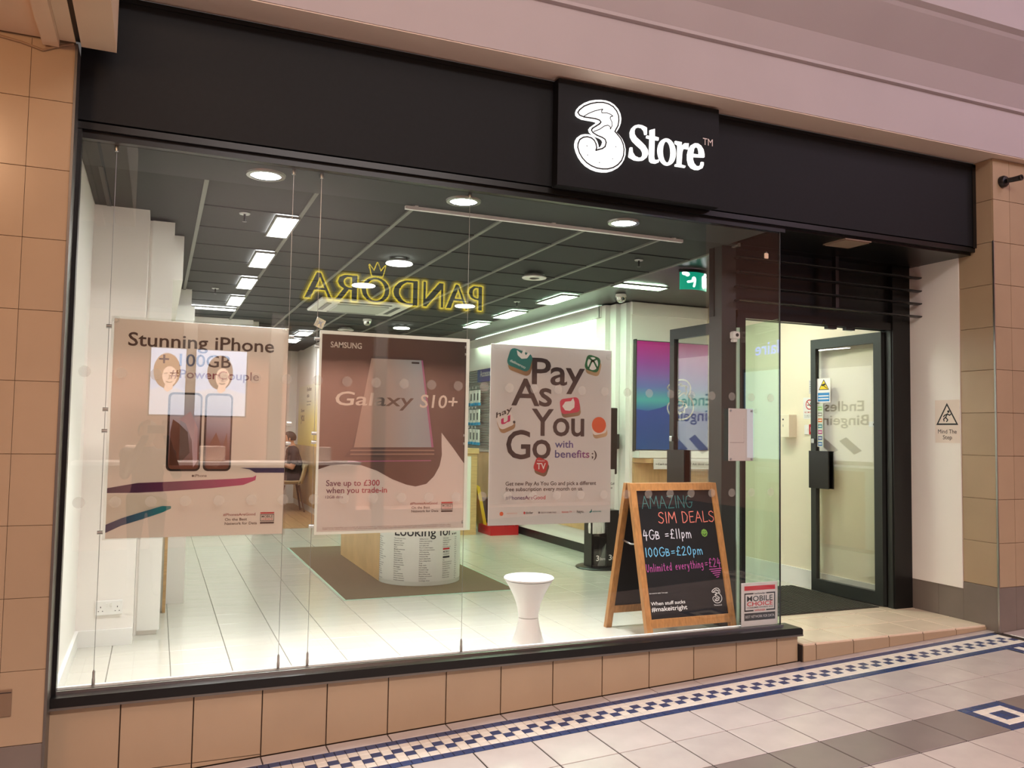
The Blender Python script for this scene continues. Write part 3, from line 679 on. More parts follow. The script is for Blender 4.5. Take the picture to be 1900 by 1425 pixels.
panel_light('lit strip panel over the seated man, nearer one', 1.74, 1.92, 7.25, 7.75, 'back ceiling lights')
panel_light('lit strip panel over the seated man, farther one', 1.74, 1.92, 8.3, 8.8, 'back ceiling lights')

def downlight(label, x, y):
    t = T('downlight', label, 'light', (x, y, 2.612), 0, 'window downlights')
    MB().lathe([(0.078, 0.0), (0.098, 0.002), (0.102, 0.013), (0.078, 0.013)], 40).build('bezel', M_steel, t, True)
    MB().lathe([(0.0, 0.006), (0.078, 0.006), (0.078, 0.010), (0.0, 0.010)], 40).build('lens', LITD, t)
    l = bpy.data.lights.new('downlight_beam', 'SPOT'); l.energy = 270; l.spot_size = math.radians(82); l.spot_blend = 0.9; l.shadow_soft_size = 0.07; l.color = (0.98, 0.99, 1.0)
    lo = bpy.data.objects.new('downlight_beam', l); COL.objects.link(lo); lo.parent = t; lo.location = (0, 0, -0.01)
downlight('round lit downlight behind the window, leftmost of three', 0.478, 0.19)
downlight('round lit downlight behind the window, middle of three', 1.577, 0.20)
downlight('round lit downlight behind the window, rightmost of three', 2.645, 0.215)
def ring(label, x, y, lit):
    t = T('ring_lamp', label, 'light', (x, y, 2.585), 0, 'round surface lamps')
    MB().lathe([(0.03, 0.04), (0.055, 0.04), (0.085, 0.012), (0.085, 0.028), (0.04, 0.04)], 32).build('reflector', M_steel, t, True)
    MB().lathe([(0.045, 0.0), (0.10, 0.0), (0.104, 0.006), (0.10, 0.012), (0.045, 0.012), (0.043, 0.006)], 36).build('glass_ring', LITR if lit else M_plast, t, True)
    if lit: MB().lathe([(0.0, 0.008), (0.045, 0.008), (0.045, 0.011), (0.0, 0.011)], 24).build('bulb', LITR, t)
ring('lit round ring lamp on the ceiling above the mirrored crown', 1.687, 1.99, True)
ring('unlit round ring lamp on the ceiling right of the mirrored sign', 2.86, 2.04, False)
ring('lit round ring lamp over the left half of the mirrored sign', 1.665, 3.11, True)
ring('lit round ring lamp over the right end of the mirrored sign', 2.887, 3.83, True)
ring('small lit round lamp above the brown phone poster', 2.81, 5.99, True)
ring('unlit round lamp above the corner of the brown phone poster', 2.22, 6.55, False)
tr_ = T('ceiling_track', 'thin white track along the ceiling edge behind the window', 'track', (2.266, 0.44, 2.60))
box('rail', M_plast, tr_, -0.967, 0.967, -0.012, 0.012, 0.0, 0.02)
for x in (-0.9, 0.0, 0.9): box('clip', M_plast, tr_, x - 0.01, x + 0.01, -0.014, 0.014, 0.018, 0.028)
for i, (lb, x, y) in enumerate((('small sprinkler head left of the nearest lit strip panel', 0.455, 1.09), ('small sprinkler head beside the far left strip panels', 0.47, 4.15), ('small sprinkler head beside the right strip panels', 3.33, 3.5), ('small sprinkler head on the ceiling left of the exit sign', 3.34, 1.17))):
    t = T('sprinkler', lb, 'sprinkler', (x, y, 2.575), 0, 'ceiling sprinklers')
    MB().lathe([(0.0, 0.046), (0.030, 0.046), (0.034, 0.052), (0.0, 0.054)], 20).build('rose', M_steel, t)
    MB().lathe([(0.007, 0.05), (0.007, 0.02), (0.004, 0.012), (0.004, 0.003), (0.014, 0.002), (0.014, 0.0), (0.0, 0.0)], 12).build('nozzle', M_black, t)
for lb, x, y in (('silver dome camera on the ceiling near the magenta poster', 4.02, 2.6), ('silver dome camera on the ceiling below the air conditioner', 2.28, 5.6)):
    t = T('dome_camera', lb, 'camera', (x, y, 2.545), 0, 'dome cameras')
    MB().lathe([(0.0, 0.08), (0.05, 0.08), (0.052, 0.06), (0.046, 0.05), (0.0, 0.05)], 24).build('base', M_plast, t, True)
    MB().lathe([(0.046, 0.052), (0.044, 0.03), (0.034, 0.012), (0.018, 0.002), (0.0, 0.0)], 24).build('dome', mat('mirror_dome', (210, 210, 205), 0.08, metal=1.0), t, True)
    MB().lathe([(0.0, 0.0), (0.012, 0.0), (0.012, 0.02), (0.0, 0.02)], 12, (0.0, -0.052, 0.03), 'y').build('lens', M_black, t)
ac = T('air_conditioner', 'white ceiling cassette air conditioner behind the mirrored sign', 'air conditioner', (1.94, 4.55, 2.57))
cbox('body', M_plast, ac, -0.47, 0.47, -0.44, 0.44, 0.02, 0.055, 0.01)
cbox('grille', mat('grille_grey', (196, 198, 190), 0.5), ac, -0.27, 0.27, -0.25, 0.25, 0.004, 0.02, 0.006)
for a in range(4):
    s = box('vent_slot', M_black, ac, -0.27, 0.27, -0.385, -0.335, 0.0165, 0.0195); s.rotation_euler = (0, 0, a * PI / 2)
ex = T('exit_sign', 'curved hanging green running man exit sign', 'sign', (3.93, 1.3, 2.46))
def arc(x0, x1, z0, z1, n=12, dy=0.05):
    vs = []; fs = []
    for t_ in (0, 0.012):
        for k in range(n + 1):
            u = -1 + 2 * k / n; x = (x0 + x1) / 2 + u * (x1 - x0) / 2; y = -dy * (1 - u * u) + t_
            vs += [(x, y, z0), (x, y, z1)]
    m = 2 * (n + 1)
    for k in range(n):
        a = 2 * k; fs += [(a, a + 2, a + 3, a + 1), (m + a, m + a + 1, m + a + 3, m + a + 2), (a, a + m, a + m + 2, a + 2), (a + 1, a + 3, a + m + 3, a + m + 1)]
    fs += [(0, 1, m + 1, m), (2 * n, m + 2 * n, m + 2 * n + 1, 2 * n + 1)]
    return MB().add(vs, fs)
arc(-0.125, 0.125, 0.0, 0.155).build('sign_blade', mat('exit_green', (20, 150, 120), 0.3, emit=0.9), ex, True)
arc(-0.135, 0.135, 0.14, 0.165).build('light_bar', M_frame2, ex, True)
M_exw = lamp('exit_white', (255, 255, 255), 2.6)
cv = lambda a, b: (a, -0.05 * (1 - (a / 0.125) ** 2) - 0.002, b)
strokes(ex, [[(-0.10, 0.13), (0.10, 0.13)], [(-0.08, 0.12), (0.09, 0.12)], [(-0.03, 0.085), (0.07, 0.10)], [(0.065, 0.1), (0.068, 0.03)]], 0.035, M_exw, cv, 'running_man_and_glare')  # broad white bars painted in as glare across the sign's top
strokes(ex, [[(-0.03, 0.09), (-0.045, 0.065), (-0.075, 0.06)], [(-0.02, 0.08), (-0.025, 0.04), (-0.03, 0.025)]], 0.018, M_exw, cv, 'running_man_and_glare')
for x in (-0.11, 0.11): MB().tube([(x, 0, 0.16), (x, 0, 0.17)], 0.004, 6).build('hanger', M_steel, ex)

# ================================================================ window posters
def wires(x, label):
    t = T('cable_hanger', label, 'cable', (x, 0.045, 0.112), 0, 'poster cables behind the window')
    MB().tube([(0, 0, 0.05), (0, 0, 2.50)], 0.0013, 6).build('cable', M_steel, t)
    MB().lathe([(0.0075, 0.0), (0.0075, 0.03), (0.006, 0.032), (0.006, 0.062), (0.003, 0.07), (0.0, 0.07)], 14).build('tensioner', M_steel, t, True)
    MB().lathe([(0.0, 2.485), (0.009, 2.487), (0.011, 2.50), (0.009, 2.512), (0.0, 2.513)], 14).build('ceiling_stud', M_steel, t, True)
wires(-0.222, 'steel display cable left of the iPhone poster')
wires(0.600, 'steel display cable right of the iPhone poster')
wires(0.742, 'steel display cable left of the brown phone poster')
wires(1.560, 'steel display cable right of the brown phone poster')
M_bead = mat('acrylic_edge', (232, 238, 226), 0.15)
def clip(parent, x, z, s):
    MB().lathe([(0.0, -0.012), (0.009, -0.012), (0.009, 0.012), (0.0, 0.012)], 12, (x, 0.004, z), 'x').build('cable_clip', M_steel, parent, True)
def sucker(parent, x, z, r=0.026):
    MB().lathe([(0.006, 0.024), (0.010, 0.014), (0.008, 0.010), (r * 0.8, 0.005), (r, 0.001), (r, 0.0)], 20, (x, -0.028, z), 'y').build('suction_cup', M_acryl, parent, True)
def badge(parent, x, z, w, h, y=-0.0012):
    flat(parent, [(x, z + h * 0.86), (x + w, z + h * 0.86), (x + w, z + h), (x, z + h)], M_red, y, 'badge_bar')
    flat(parent, [(x, z), (x + w, z), (x + w, z + h * 0.16), (x, z + h * 0.16)], M_ink, y, 'badge_bar')
    flat(parent, [(x, z + h * .22), (x + w, z + h * .22), (x + w, z + h * .82), (x, z + h * .82)], M_ink, y, 'badge_frame', ([(x + w * .04, z + h * .27), (x + w * .96, z + h * .27), (x + w * .96, z + h * .77), (x + w * .04, z + h * .77)],))
    txt(parent, [('MOBILE', x + w * .1, z + h * .52, w * .8, h * .2)], M_ink, y, 'badge_lettering', 0.02)
    txt(parent, [('CHOICE', x + w * .1, z + h * .32, w * .8, h * .15)], M_red, y, 'badge_lettering', 0.01)
M_hash = grad('hashtag_ink', [(0.0, (120, 96, 90)), (1.0, (160, 60, 60))], 'X', 0.1, 0.7)
# 1: white phone poster in an acrylic pocket
p1 = T('window_poster', 'white Stunning iPhone poster hanging leftmost in the window', 'poster', (-0.2, 0.045, 0.775))
cbox('sheet', mat('poster_beige', (236, 224, 212), 0.4), p1, 0.0, 0.80, 0.0, 0.004, 0.0, 1.03, 0.0008)
box('acrylic_front', M_acryl, p1, -0.012, 0.812, -0.005, -0.003, -0.005, 1.04)
M_grey1 = grad('poster_grey_ink', [(0, (70, 54, 46)), (1, (86, 68, 58))], 'X', 0, .8)
txt(p1, [('Stunning iPhone', 0.0625, 0.905, 0.668, 0.062)], M_grey1, -0.001, bold=0.022)
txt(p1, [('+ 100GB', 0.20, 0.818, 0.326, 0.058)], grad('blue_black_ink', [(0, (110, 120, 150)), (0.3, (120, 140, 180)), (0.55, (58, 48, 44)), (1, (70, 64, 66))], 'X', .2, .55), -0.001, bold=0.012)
txt(p1, [('#PowerCouple', 0.25, 0.760, 0.412, 0.040)], grad('power_ink', [(0, (80, 40, 60)), (0.5, (150, 60, 80)), (1, (110, 90, 90))], 'X', .25, .66), -0.001, bold=0.018)
for x0, x1 in ((0.248, 0.402), (0.414, 0.543)):
    ph = flat(p1, rrect(x0, x1, 0.312, 0.690, 0.024), mat('phone_black', (36, 30, 28), 0.3), -0.0009, 'phone_picture')
    flat(ph, rrect(x0 + 0.010, x1 - 0.008, 0.322, 0.680, 0.018), grad('phone_screen_%d' % int(x0 * 100), [(0, (120, 66, 44)), (0.35, (150, 110, 110)), (0.6, (176, 170, 190)), (1, (206, 208, 214))], 'Z', .32, .68), -0.0013, 'phone_screen')
flat(p1, [(0.262, 0.34), (0.30, 0.34), (0.352, 0.40), (0.34, 0.50), (0.30, 0.54), (0.272, 0.56), (0.262, 0.50)], mat('print_brown', (92, 50, 30), 0.4), -0.0017, 'phone_print')
flat(p1, [(0.30, 0.56), (0.35, 0.60), (0.385, 0.52), (0.388, 0.36), (0.37, 0.33), (0.36, 0.46), (0.33, 0.54)], mat('print_pinkish', (206, 176, 186), 0.4), -0.0017, 'phone_print')
flat(p1, [(0.43, 0.42), (0.47, 0.50), (0.50, 0.42), (0.52, 0.50), (0.525, 0.40), (0.48, 0.33), (0.43, 0.34)], mat('print_tan', (150, 104, 90), 0.4), -0.0017, 'phone_print')
txt(p1, [('iPhone', 0.378, 0.284, 0.056, 0.013)], M_grey1, -0.001)
flat(p1, circ(0.371, 0.2895, 0.0055, 12), M_grey1, -0.001, 'phone_brand_mark')
flat(p1, [(0.0, 0.2343), (0.129, 0.2574), (0.2706, 0.2624), (0.4162, 0.2692), (0.566, 0.2745), (0.65, 0.282), (0.6652, 0.2916), (0.6621, 0.2675), (0.6051, 0.244), (0.4546, 0.2297), (0.2365, 0.2166), (0.1308, 0.2118), (0.0, 0.2118)], grad('swoosh_magenta', [(0, (56, 42, 72)), (0.45, (110, 44, 84)), (1, (190, 40, 110))], 'X', 0.0, .66), -0.001, 'swoosh')
flat(p1, [(0.587, 0.3278), (0.80, 0.3275), (0.80, 0.3032), (0.6609, 0.3036), (0.6334, 0.3197)], mat('swoosh_navy', (46, 44, 92), 0.4), -0.001, 'swoosh')
flat(p1, [(0.0, 0.0654), (0.066, 0.0942), (0.1552, 0.1224), (0.2391, 0.1475), (0.2785, 0.1467), (0.2789, 0.1352), (0.2403, 0.1168), (0.1565, 0.0882), (0.0673, 0.0603), (0.0, 0.028)], grad('swoosh_teal', [(0, (50, 60, 96)), (0.5, (60, 104, 130)), (1, (20, 138, 140))], 'X', 0.0, .28), -0.001, 'swoosh')
flat(p1, [(0.0, 0.205), (0.12, 0.205), (0.22, 0.195), (0.275, 0.165), (0.27, 0.152), (0.2391, 0.149), (0.1552, 0.124), (0.066, 0.0955), (0.0, 0.067)], mat('print_cream', (226, 216, 200), 0.4), -0.0008, 'swoosh_fill')
txt(p1, [('#PhonesAreGood', 0.516, 0.094, 0.151, 0.0125)], M_hash, -0.001)
txt(p1, [('On the Best', 0.5252, 0.0705, 0.103, 0.0125), ('Network for Data', 0.5244, 0.0505, 0.151, 0.0125)], M_grey1, -0.001, bold=0.025)
badge(p1, 0.6906, 0.0518, 0.0666, 0.057)
for z in (0.99, 0.60, 0.50, 0.03): clip(p1, -0.022, z, 1)
for z in (0.99, 0.55, 0.45): clip(p1, 0.815, z, 1)
sucker(p1, 0.785, 1.03); sucker(p1, 0.008, 1.02, 0.018)
# 2: brown phone poster
p2 = T('window_poster', 'brown Galaxy phone poster in a clear frame, middle of the window', 'poster', (0.768, 0.045, 0.778))
cbox('sheet', mat('poster_lilac', (228, 216, 210), 0.4), p2, 0.0, 0.79, 0.0, 0.004, 0.0, 1.015, 0.0008)
cv2 = [(0.0, 0.3165), (0.0609, 0.3376), (0.1404, 0.3432), (0.2214, 0.3377), (0.3041, 0.3094), (0.3884, 0.2644), (0.465, 0.2353), (0.5164, 0.2249), (0.5763, 0.2384), (0.6187, 0.2795), (0.6481, 0.3335), (0.66, 0.392), (0.6569, 0.4505), (0.6555, 0.5133), (0.7209, 0.4343), (0.79, 0.345), (0.79, 1.015), (0.0, 1.015)]
flat(p2, cv2, grad('poster_brown', [(0, (98, 70, 62)), (0.7, (84, 62, 58)), (1, (60, 50, 50))], 'X', 0, .79), -0.0006, 'dark_print')
flat(p2, [(0.17, 0.43), (0.235, 0.70), (0.255, 0.91), (0.545, 0.915), (0.575, 0.72), (0.625, 0.43), (0.64, 0.38), (0.13, 0.38)], mat('phone_dark_print', (70, 50, 50), 0.4), -0.0008, 'phone_picture')  # dark printed shape around the phone screen
flat(p2, [(0.26, 0.898), (0.532, 0.90), (0.60, 0.434), (0.18, 0.43)], grad('phone_pale_screen', [(0, (168, 140, 128)), (0.35, (176, 160, 152)), (0.75, (164, 176, 182)), (1, (150, 164, 176))], 'X', .18, .6), -0.001, 'phone_screen')
flat(p2, [(0.532, 0.90), (0.541, 0.90), (0.612, 0.434), (0.60, 0.434)], mat('edge_magenta', (168, 92, 140), 0.4), -0.0012, 'phone_edge')
flat(p2, rrect(0.478, 0.522, 0.880, 0.890, 0.004), M_ink, -0.0013, 'phone_lens')
for z in (0.418, 0.398): flat(p2, [(0.165, z), (0.615, z + 0.003), (0.618, z - 0.004), (0.16, z - 0.007)], mat('phone_bar', (150, 122, 108), 0.4), -0.0012, 'phone_edge')
flat(p2, [(0.15, 0.36), (0.60, 0.365), (0.60, 0.360), (0.15, 0.355)], mat('edge_magenta', (168, 92, 140), 0.4), -0.0012, 'phone_edge')
M_pw = mat('poster_white_ink', (232, 220, 208), 0.45)
txt(p2, [('SAMSUNG', 0.045, 0.945, 0.162, 0.029)], M_pw, -0.0016, bold=0.03)
txt(p2, [('G', 0.0775, 0.648, 0.10, 0.070), ('S10+', 0.5295, 0.647, 0.214, 0.068)], M_pw, -0.0016, bold=0.015, shear=0.1)
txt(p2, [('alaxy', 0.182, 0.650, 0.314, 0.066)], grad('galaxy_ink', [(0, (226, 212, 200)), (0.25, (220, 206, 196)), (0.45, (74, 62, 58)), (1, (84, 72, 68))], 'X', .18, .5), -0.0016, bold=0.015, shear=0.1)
M_trade = grad('trade_ink', [(0, (82, 44, 78)), (0.5, (150, 50, 80)), (1, (196, 60, 70))], 'X', 0.04, .36)
txt(p2, [('Save up to £300', 0.042, 0.232, 0.279, 0.029), ('when you trade-in', 0.043, 0.195, 0.318, 0.029), ('12GB data', 0.0406, 0.169, 0.091, 0.013)], M_trade, -0.001, bold=0.018)
txt(p2, [('#PhonesAreGood', 0.489, 0.129, 0.151, 0.0125)], M_hash, -0.001)
txt(p2, [('On the Best', 0.497, 0.107, 0.102, 0.0125), ('Network for Data', 0.4966, 0.088, 0.150, 0.0125)], M_ink, -0.001, bold=0.02)
badge(p2, 0.6621, 0.0867, 0.0646, 0.0537)
txt(p2, [('Subject to eligibility and model of device traded in. Selected plans only, see in store for full terms and conditions of this offer', 0.03, 0.017, 0.69, 0.0045), ('Offer ends when stocks run out. Network coverage varies by area and device. Terms apply to every plan listed in store today', 0.03, 0.009, 0.69, 0.0045)], mat('red_small_ink', (130, 70, 60), 0.5), -0.001, bold=0.0)
flat(p2, [(-0.012, -0.014), (0.806, -0.014), (0.806, 1.03), (-0.012, 1.03)], M_bead, -0.002, 'acrylic_border', ([(0.0, 0.0), (0.788, 0.0), (0.788, 1.012), (0.0, 1.012)],), 0.003)
box('acrylic_front', M_acryl, p2, 0.0, 0.79, -0.0045, -0.003, 0.0, 1.015)
for x in (-0.026, 0.792):
    for z in (0.985, 0.945, 0.50, 0.455, 0.03): clip(p2, x, z, 1)
# 3: pay as you go poster
p3 = T('window_poster', 'white Pay As You Go poster on suction cups, rightmost of three', 'poster', (1.699, 0.036, 0.784))
cbox('sheet', M_paper, p3, 0.0, 0.767, 0.0, 0.004, 0.0, 1.008, 0.0008)
box('acrylic_front', M_acryl, p3, 0.0, 0.767, -0.006, -0.0045, 0.0, 1.008)
txt(p3, [('Pay', 0.2514, 0.793, 0.338, 0.146), ('As', 0.1271, 0.669, 0.252, 0.148), ('You', 0.2536, 0.501, 0.336, 0.148), ('Go', 0.1004, 0.370, 0.276, 0.156)], M_ink, -0.001, bold=0.024, spacing=0.95)
txt(p3, [('with', 0.402, 0.433, 0.1165, 0.040), ('benefits', 0.4028, 0.376, 0.223, 0.042)], grad('purple_ink', [(0, (66, 84, 140)), (0.5, (84, 70, 140)), (1, (150, 70, 130))], 'X', .4, .62), -0.001, bold=0.02)
txt(p3, [(';)', 0.640, 0.376, 0.034, 0.040)], M_ink, -0.001, bold=0.02)
txt(p3, [('Get new Pay As You Go and pick a different', 0.1006, 0.219, 0.571, 0.0215), ('free subscription every month on us.', 0.1012, 0.188, 0.486, 0.0215)], M_ink, -0.001, bold=0.018)
txt(p3, [('#PhonesAreGood', 0.102, 0.1405, 0.245, 0.0215)], grad('hash_blue_red', [(0, (70, 80, 110)), (0.4, (80, 60, 120)), (1, (200, 50, 60))], 'X', .1, .35), -0.001, bold=0.015)
def rot(pts, cx, cz, a):
    c, s = math.cos(a), math.sin(a); return [(cx + (x * c - z * s), cz + (x * s + z * c)) for x, z in pts]
def icon(cx, cz, w, h, a, top, side, fn, nm):
    r = rrect(-w / 2, w / 2, -h / 2, h / 2, min(w, h) * 0.28)
    o = flat(p3, rot(r, cx + 0.006, cz - h * 0.24, a), side, -0.0008, nm + '_side')
    flat(p3, rot(r, cx, cz, a), top, -0.0012, nm)
    fn(cx, cz)
M_gold = grad('gold_edge', [(0, (190, 150, 110)), (0.5, (90, 70, 54)), (1, (214, 180, 140))], 'X', 0, .77)
M_pwh = mat('icon_white', (240, 238, 234), 0.4)
def f_del(cx, cz):
    flat(p3, rot([(-0.045, 0.02), (-0.03, -0.005), (0.0, -0.015), (0.03, 0.0), (0.04, 0.03), (0.025, 0.035), (0.018, 0.015), (0.008, 0.02), (0.006, 0.04), (-0.008, 0.04), (-0.01, 0.012)], cx + 0.015, cz + 0.02, -0.35), M_pwh, -0.0016, 'icon_emblem')
    txt(p3, [('deliveroo', 0.0, 0.0, 0.105, 0.016)], M_pwh, fn=lambda a, b: (cx - 0.062 + a * 0.9 + b * 0.35, -0.0016, cz - 0.012 - a * 0.36 + b * 0.9), name='icon_lettering')
icon(0.1756, 0.925, 0.145, 0.105, -0.3, mat('icon_teal', (22, 128, 124), 0.4), M_gold, f_del, 'app_icon')
def f_xb(cx, cz):
    flat(p3, circ(cx, cz, 0.036, 20, 0.038), M_pwh, -0.0015, 'icon_emblem')
    strokes(p3, [[(cx - 0.028, cz - 0.03), (cx - 0.008, cz + 0.012), (cx + 0.028, cz + 0.03)], [(cx - 0.024, cz + 0.032), (cx + 0.008, cz + 0.012), (cx + 0.03, cz - 0.024)]], 0.011, mat('icon_green', (30, 120, 76), 0.4), P3(-0.0018), 'icon_emblem')
icon(0.640, 0.925, 0.095, 0.092, -0.25, mat('icon_green', (30, 120, 76), 0.4), M_gold, f_xb, 'app_icon')
def f_ti(cx, cz):
    flat(p3, [(cx - 0.05, cz - 0.005), (cx - 0.03, cz + 0.022), (cx + 0.005, cz + 0.026), (cx + 0.02, cz + 0.045), (cx + 0.03, cz + 0.02), (cx + 0.028, cz - 0.01), (cx, cz - 0.03), (cx - 0.03, cz - 0.028)], M_pwh, -0.0016, 'icon_emblem')
icon(0.4951, 0.675, 0.125, 0.088, 0.15, mat('icon_pink', (214, 52, 88), 0.4), M_gold, f_ti, 'app_icon')
def f_hay(cx, cz):
    sk = lambda a, b: (cx - 0.055 + a, -0.0018, cz + 0.008 + b + a * 0.45)
    txt(p3, [('hay', 0.0, 0.0, 0.095, 0.030)], M_ink, fn=sk, name='icon_lettering', bold=0.02)
    txt(p3, [('u', 0.03, -0.052, 0.055, 0.05)], mat('icon_magenta', (206, 30, 104), 0.4), fn=sk, name='icon_lettering', bold=0.06)
    flat(p3, circ(cx + 0.054, cz - 0.012, 0.008, 12), M_ink, -0.0018, 'icon_emblem')
icon(0.0923, 0.585, 0.10, 0.09, 0.4, mat('poster_chip', (232, 224, 218), 0.4), M_gold, f_hay, 'app_icon')
icon(0.686, 0.555, 0.098, 0.085, 0.2, mat('poster_chip', (232, 224, 218), 0.4), M_gold, lambda a, b: flat(p3, circ(a, b + 0.012, 0.047, 28), mat('icon_orange', (226, 96, 50), 0.4), -0.0016, 'icon_emblem'), 'app_icon')
def f_tv(cx, cz):
    txt(p3, [('TV', cx - 0.026, cz - 0.022, 0.056, 0.034)], M_pwh, -0.0018, 'icon_lettering', 0.04)
    txt(p3, [('Rakuten', cx - 0.022, cz + 0.022, 0.045, 0.008)], M_pwh, -0.0018, 'icon_lettering')
icon(0.3156, 0.332, 0.082, 0.078, -0.35, mat('icon_red', (190, 36, 44), 0.4), M_gold, f_tv, 'app_icon')
flat(p3, circ(0.0792, 0.064, 0.0115, 20), mat('icon_orange', (226, 96, 50)), -0.001, 'sponsor_mark')
txt(p3, [('HEADSPACE', 0.1102, 0.061, 0.064, 0.007)], mat('icon_orange2', (226, 170, 150), 0.4), -0.001)
flat(p3, circ(0.218, 0.066, 0.006, 10, 0.008), M_red, -0.001, 'sponsor_mark')
txt(p3, [('tinder', 0.226, 0.060, 0.046, 0.014), ('hayu.', 0.548, 0.0595, 0.047, 0.015)], M_ink, -0.001, bold=0.03)
txt(p3, [('XBOX GAME PASS', 0.318, 0.061, 0.098, 0.009)], mat('mid_grey_ink', (110, 108, 110), 0.5), -0.001)
flat(p3, circ(0.309, 0.066, 0.006, 12), mat('mid_grey_ink', (110, 108, 110)), -0.001, 'sponsor_mark')
txt(p3, [('Rakuten TV', 0.452, 0.061, 0.064, 0.010)], M_red, -0.001)
txt(p3, [('deliveroo', 0.650, 0.061, 0.056, 0.010)], mat('icon_teal', (22, 128, 124)), -0.001)
flat(p3, [(0.628, 0.062), (0.636, 0.057), (0.646, 0.064), (0.646, 0.078), (0.641, 0.078), (0.638, 0.068)], mat('icon_teal', (22, 128, 124)), -0.001, 'sponsor_mark')
sucker(p3, 0.025, 1.0); sucker(p3, 0.735, 0.965, 0.02)
# notice in a clear frame and award card on the glass
no = T('notice_frame', 'small white notice in a clear frame fixed outside the window glass', 'notice', (3.268, -0.022, 1.146))
cbox('sheet', M_paper, no, 0.0, 0.186, 0.0, 0.004, 0.0, 0.325, 0.0008)
box('acrylic_front', M_acryl, no, -0.002, 0.188, -0.005, -0.003, -0.002, 0.327)
MB().box(0.008, 0.115, -0.0012, -0.0002, 0.112, 0.115).build('fold_line', mat('soft_grey_ink', (150, 146, 146), 0.5), no)
txt(no, [('~ ~ ~ ~ ~ ~ ~ ~', 0.0, 0.0, 0.15, 0.02)], mat('soft_grey_ink', (150, 146, 146)), fn=lambda a, b: (0.118 - b * 0.5, -0.001, 0.115 + a), name='lettering')
for x in (0.012, 0.172):
    for z in (0.012, 0.312): MB().lathe([(0.0, -0.009), (0.006, -0.009), (0.006, 0.002), (0.0, 0.002)], 12, (x, 0, z), 'y').build('stud', M_steel, no)
for z in (0.012, 0.312): sucker(no, 0.19, z, 0.014)
aw = T('award_card', 'white and red Mobile Choice award card standing in the window corner', 'card', (3.40, 0.022, 0.112))
cbox('card', M_paper, aw, 0.0, 0.282, 0.0, 0.003, 0.0, 0.27, 0.0008)
flat(aw, [(0.022, 0.222), (0.262, 0.222), (0.262, 0.25), (0.022, 0.25)], M_red, -0.0006, 'red_bar')
MB().box(0.022, 0.030, -0.0012, -0.0002, 0.093, 0.206).box(0.254, 0.262, -0.0012, -0.0002, 0.093, 0.206).box(0.022, 0.092, -0.0012, -0.0002, 0.198, 0.206).box(0.192, 0.262, -0.0012, -0.0002, 0.198, 0.206).box(0.022, 0.092, -0.0012, -0.0002, 0.093, 0.101).box(0.192, 0.262, -0.0012, -0.0002, 0.093, 0.101).build('frame_line', M_ink, aw)
txt(aw, [('techradar', 0.098, 0.197, 0.088, 0.011), ('MOBILE', 0.042, 0.155, 0.20, 0.032)], M_ink, -0.0012, bold=0.03)
txt(aw, [('CHOICE', 0.042, 0.126, 0.20, 0.025), ('WINNER', 0.10, 0.092, 0.084, 0.011)], M_red, -0.0012, bold=0.02)
txt(aw, [('CONSUMER AWARDS 2018', 0.042, 0.112, 0.20, 0.008)], M_ink, -0.0012, bold=0.03)
flat(aw, [(0.022, 0.036), (0.262, 0.036), (0.262, 0.082), (0.022, 0.082)], M_ink, -0.0006, 'black_bar')
txt(aw, [('BEST NETWORK FOR DATA', 0.03, 0.052, 0.224, 0.016)], M_paper, -0.0014, bold=0.0)
ft = T('foil_tag', 'small tilted silver foil tag at the top left corner of the brown phone poster', 'tag', (0.752, 0.03, 1.842))
flat(ft, rot([(-0.024, -0.024), (0.024, -0.024), (0.024, 0.024), (-0.024, 0.024)], 0, 0, -0.42), mat('silver_foil', (206, 208, 204), 0.25, metal=0.8, var=0.25, scale=60), 0.0, 'foil', (), 0.001)
flat(ft, rot([(-0.012, -0.014), (-0.004, 0.0), (-0.014, 0.012), (0.002, 0.006), (0.012, 0.016), (0.008, 0.0), (0.014, -0.012), (0.0, -0.004)], 0, 0, -0.42), mat('foil_print', (150, 156, 160), 0.4), -0.002, 'print')
tg = T('security_tag', 'tiny cream tag stuck high on the window near its right edge', 'tag', (3.573, -0.008, 2.46))
cbox('body', M_cpan, tg, -0.014, 0.014, 0.0, 0.008, -0.018, 0.018, 0.003)
MB().tube([(-0.004, 0.004, 0.018), (-0.004, 0.004, 0.026), (0.004, 0.004, 0.026), (0.004, 0.004, 0.018)], 0.0015, 6).build('loop', M_steel, tg)

# ================================================================ things behind the window
st = T('plastic_stool', 'white hourglass plastic stool standing behind the window', 'stool', (2.05, 0.255, 0.0))
MB().lathe([(0.0, 0.436), (0.128, 0.436), (0.145, 0.440), (0.148, 0.450), (0.142, 0.456), (0.0, 0.458)], 48).build('seat', M_plast, st, True)
MB().lathe([(0.140, 0.436), (0.118, 0.40), (0.092, 0.35), (0.072, 0.30), (0.061, 0.25), (0.058, 0.222), (0.0, 0.222)], 48).build('upper_cone', M_plast, st, True)
MB().lathe([(0.0, 0.219), (0.058, 0.219), (0.062, 0.19), (0.074, 0.14), (0.094, 0.08), (0.12, 0.03), (0.14, 0.0), (0.0, 0.0)], 48).build('lower_cone', M_plast, st, True)

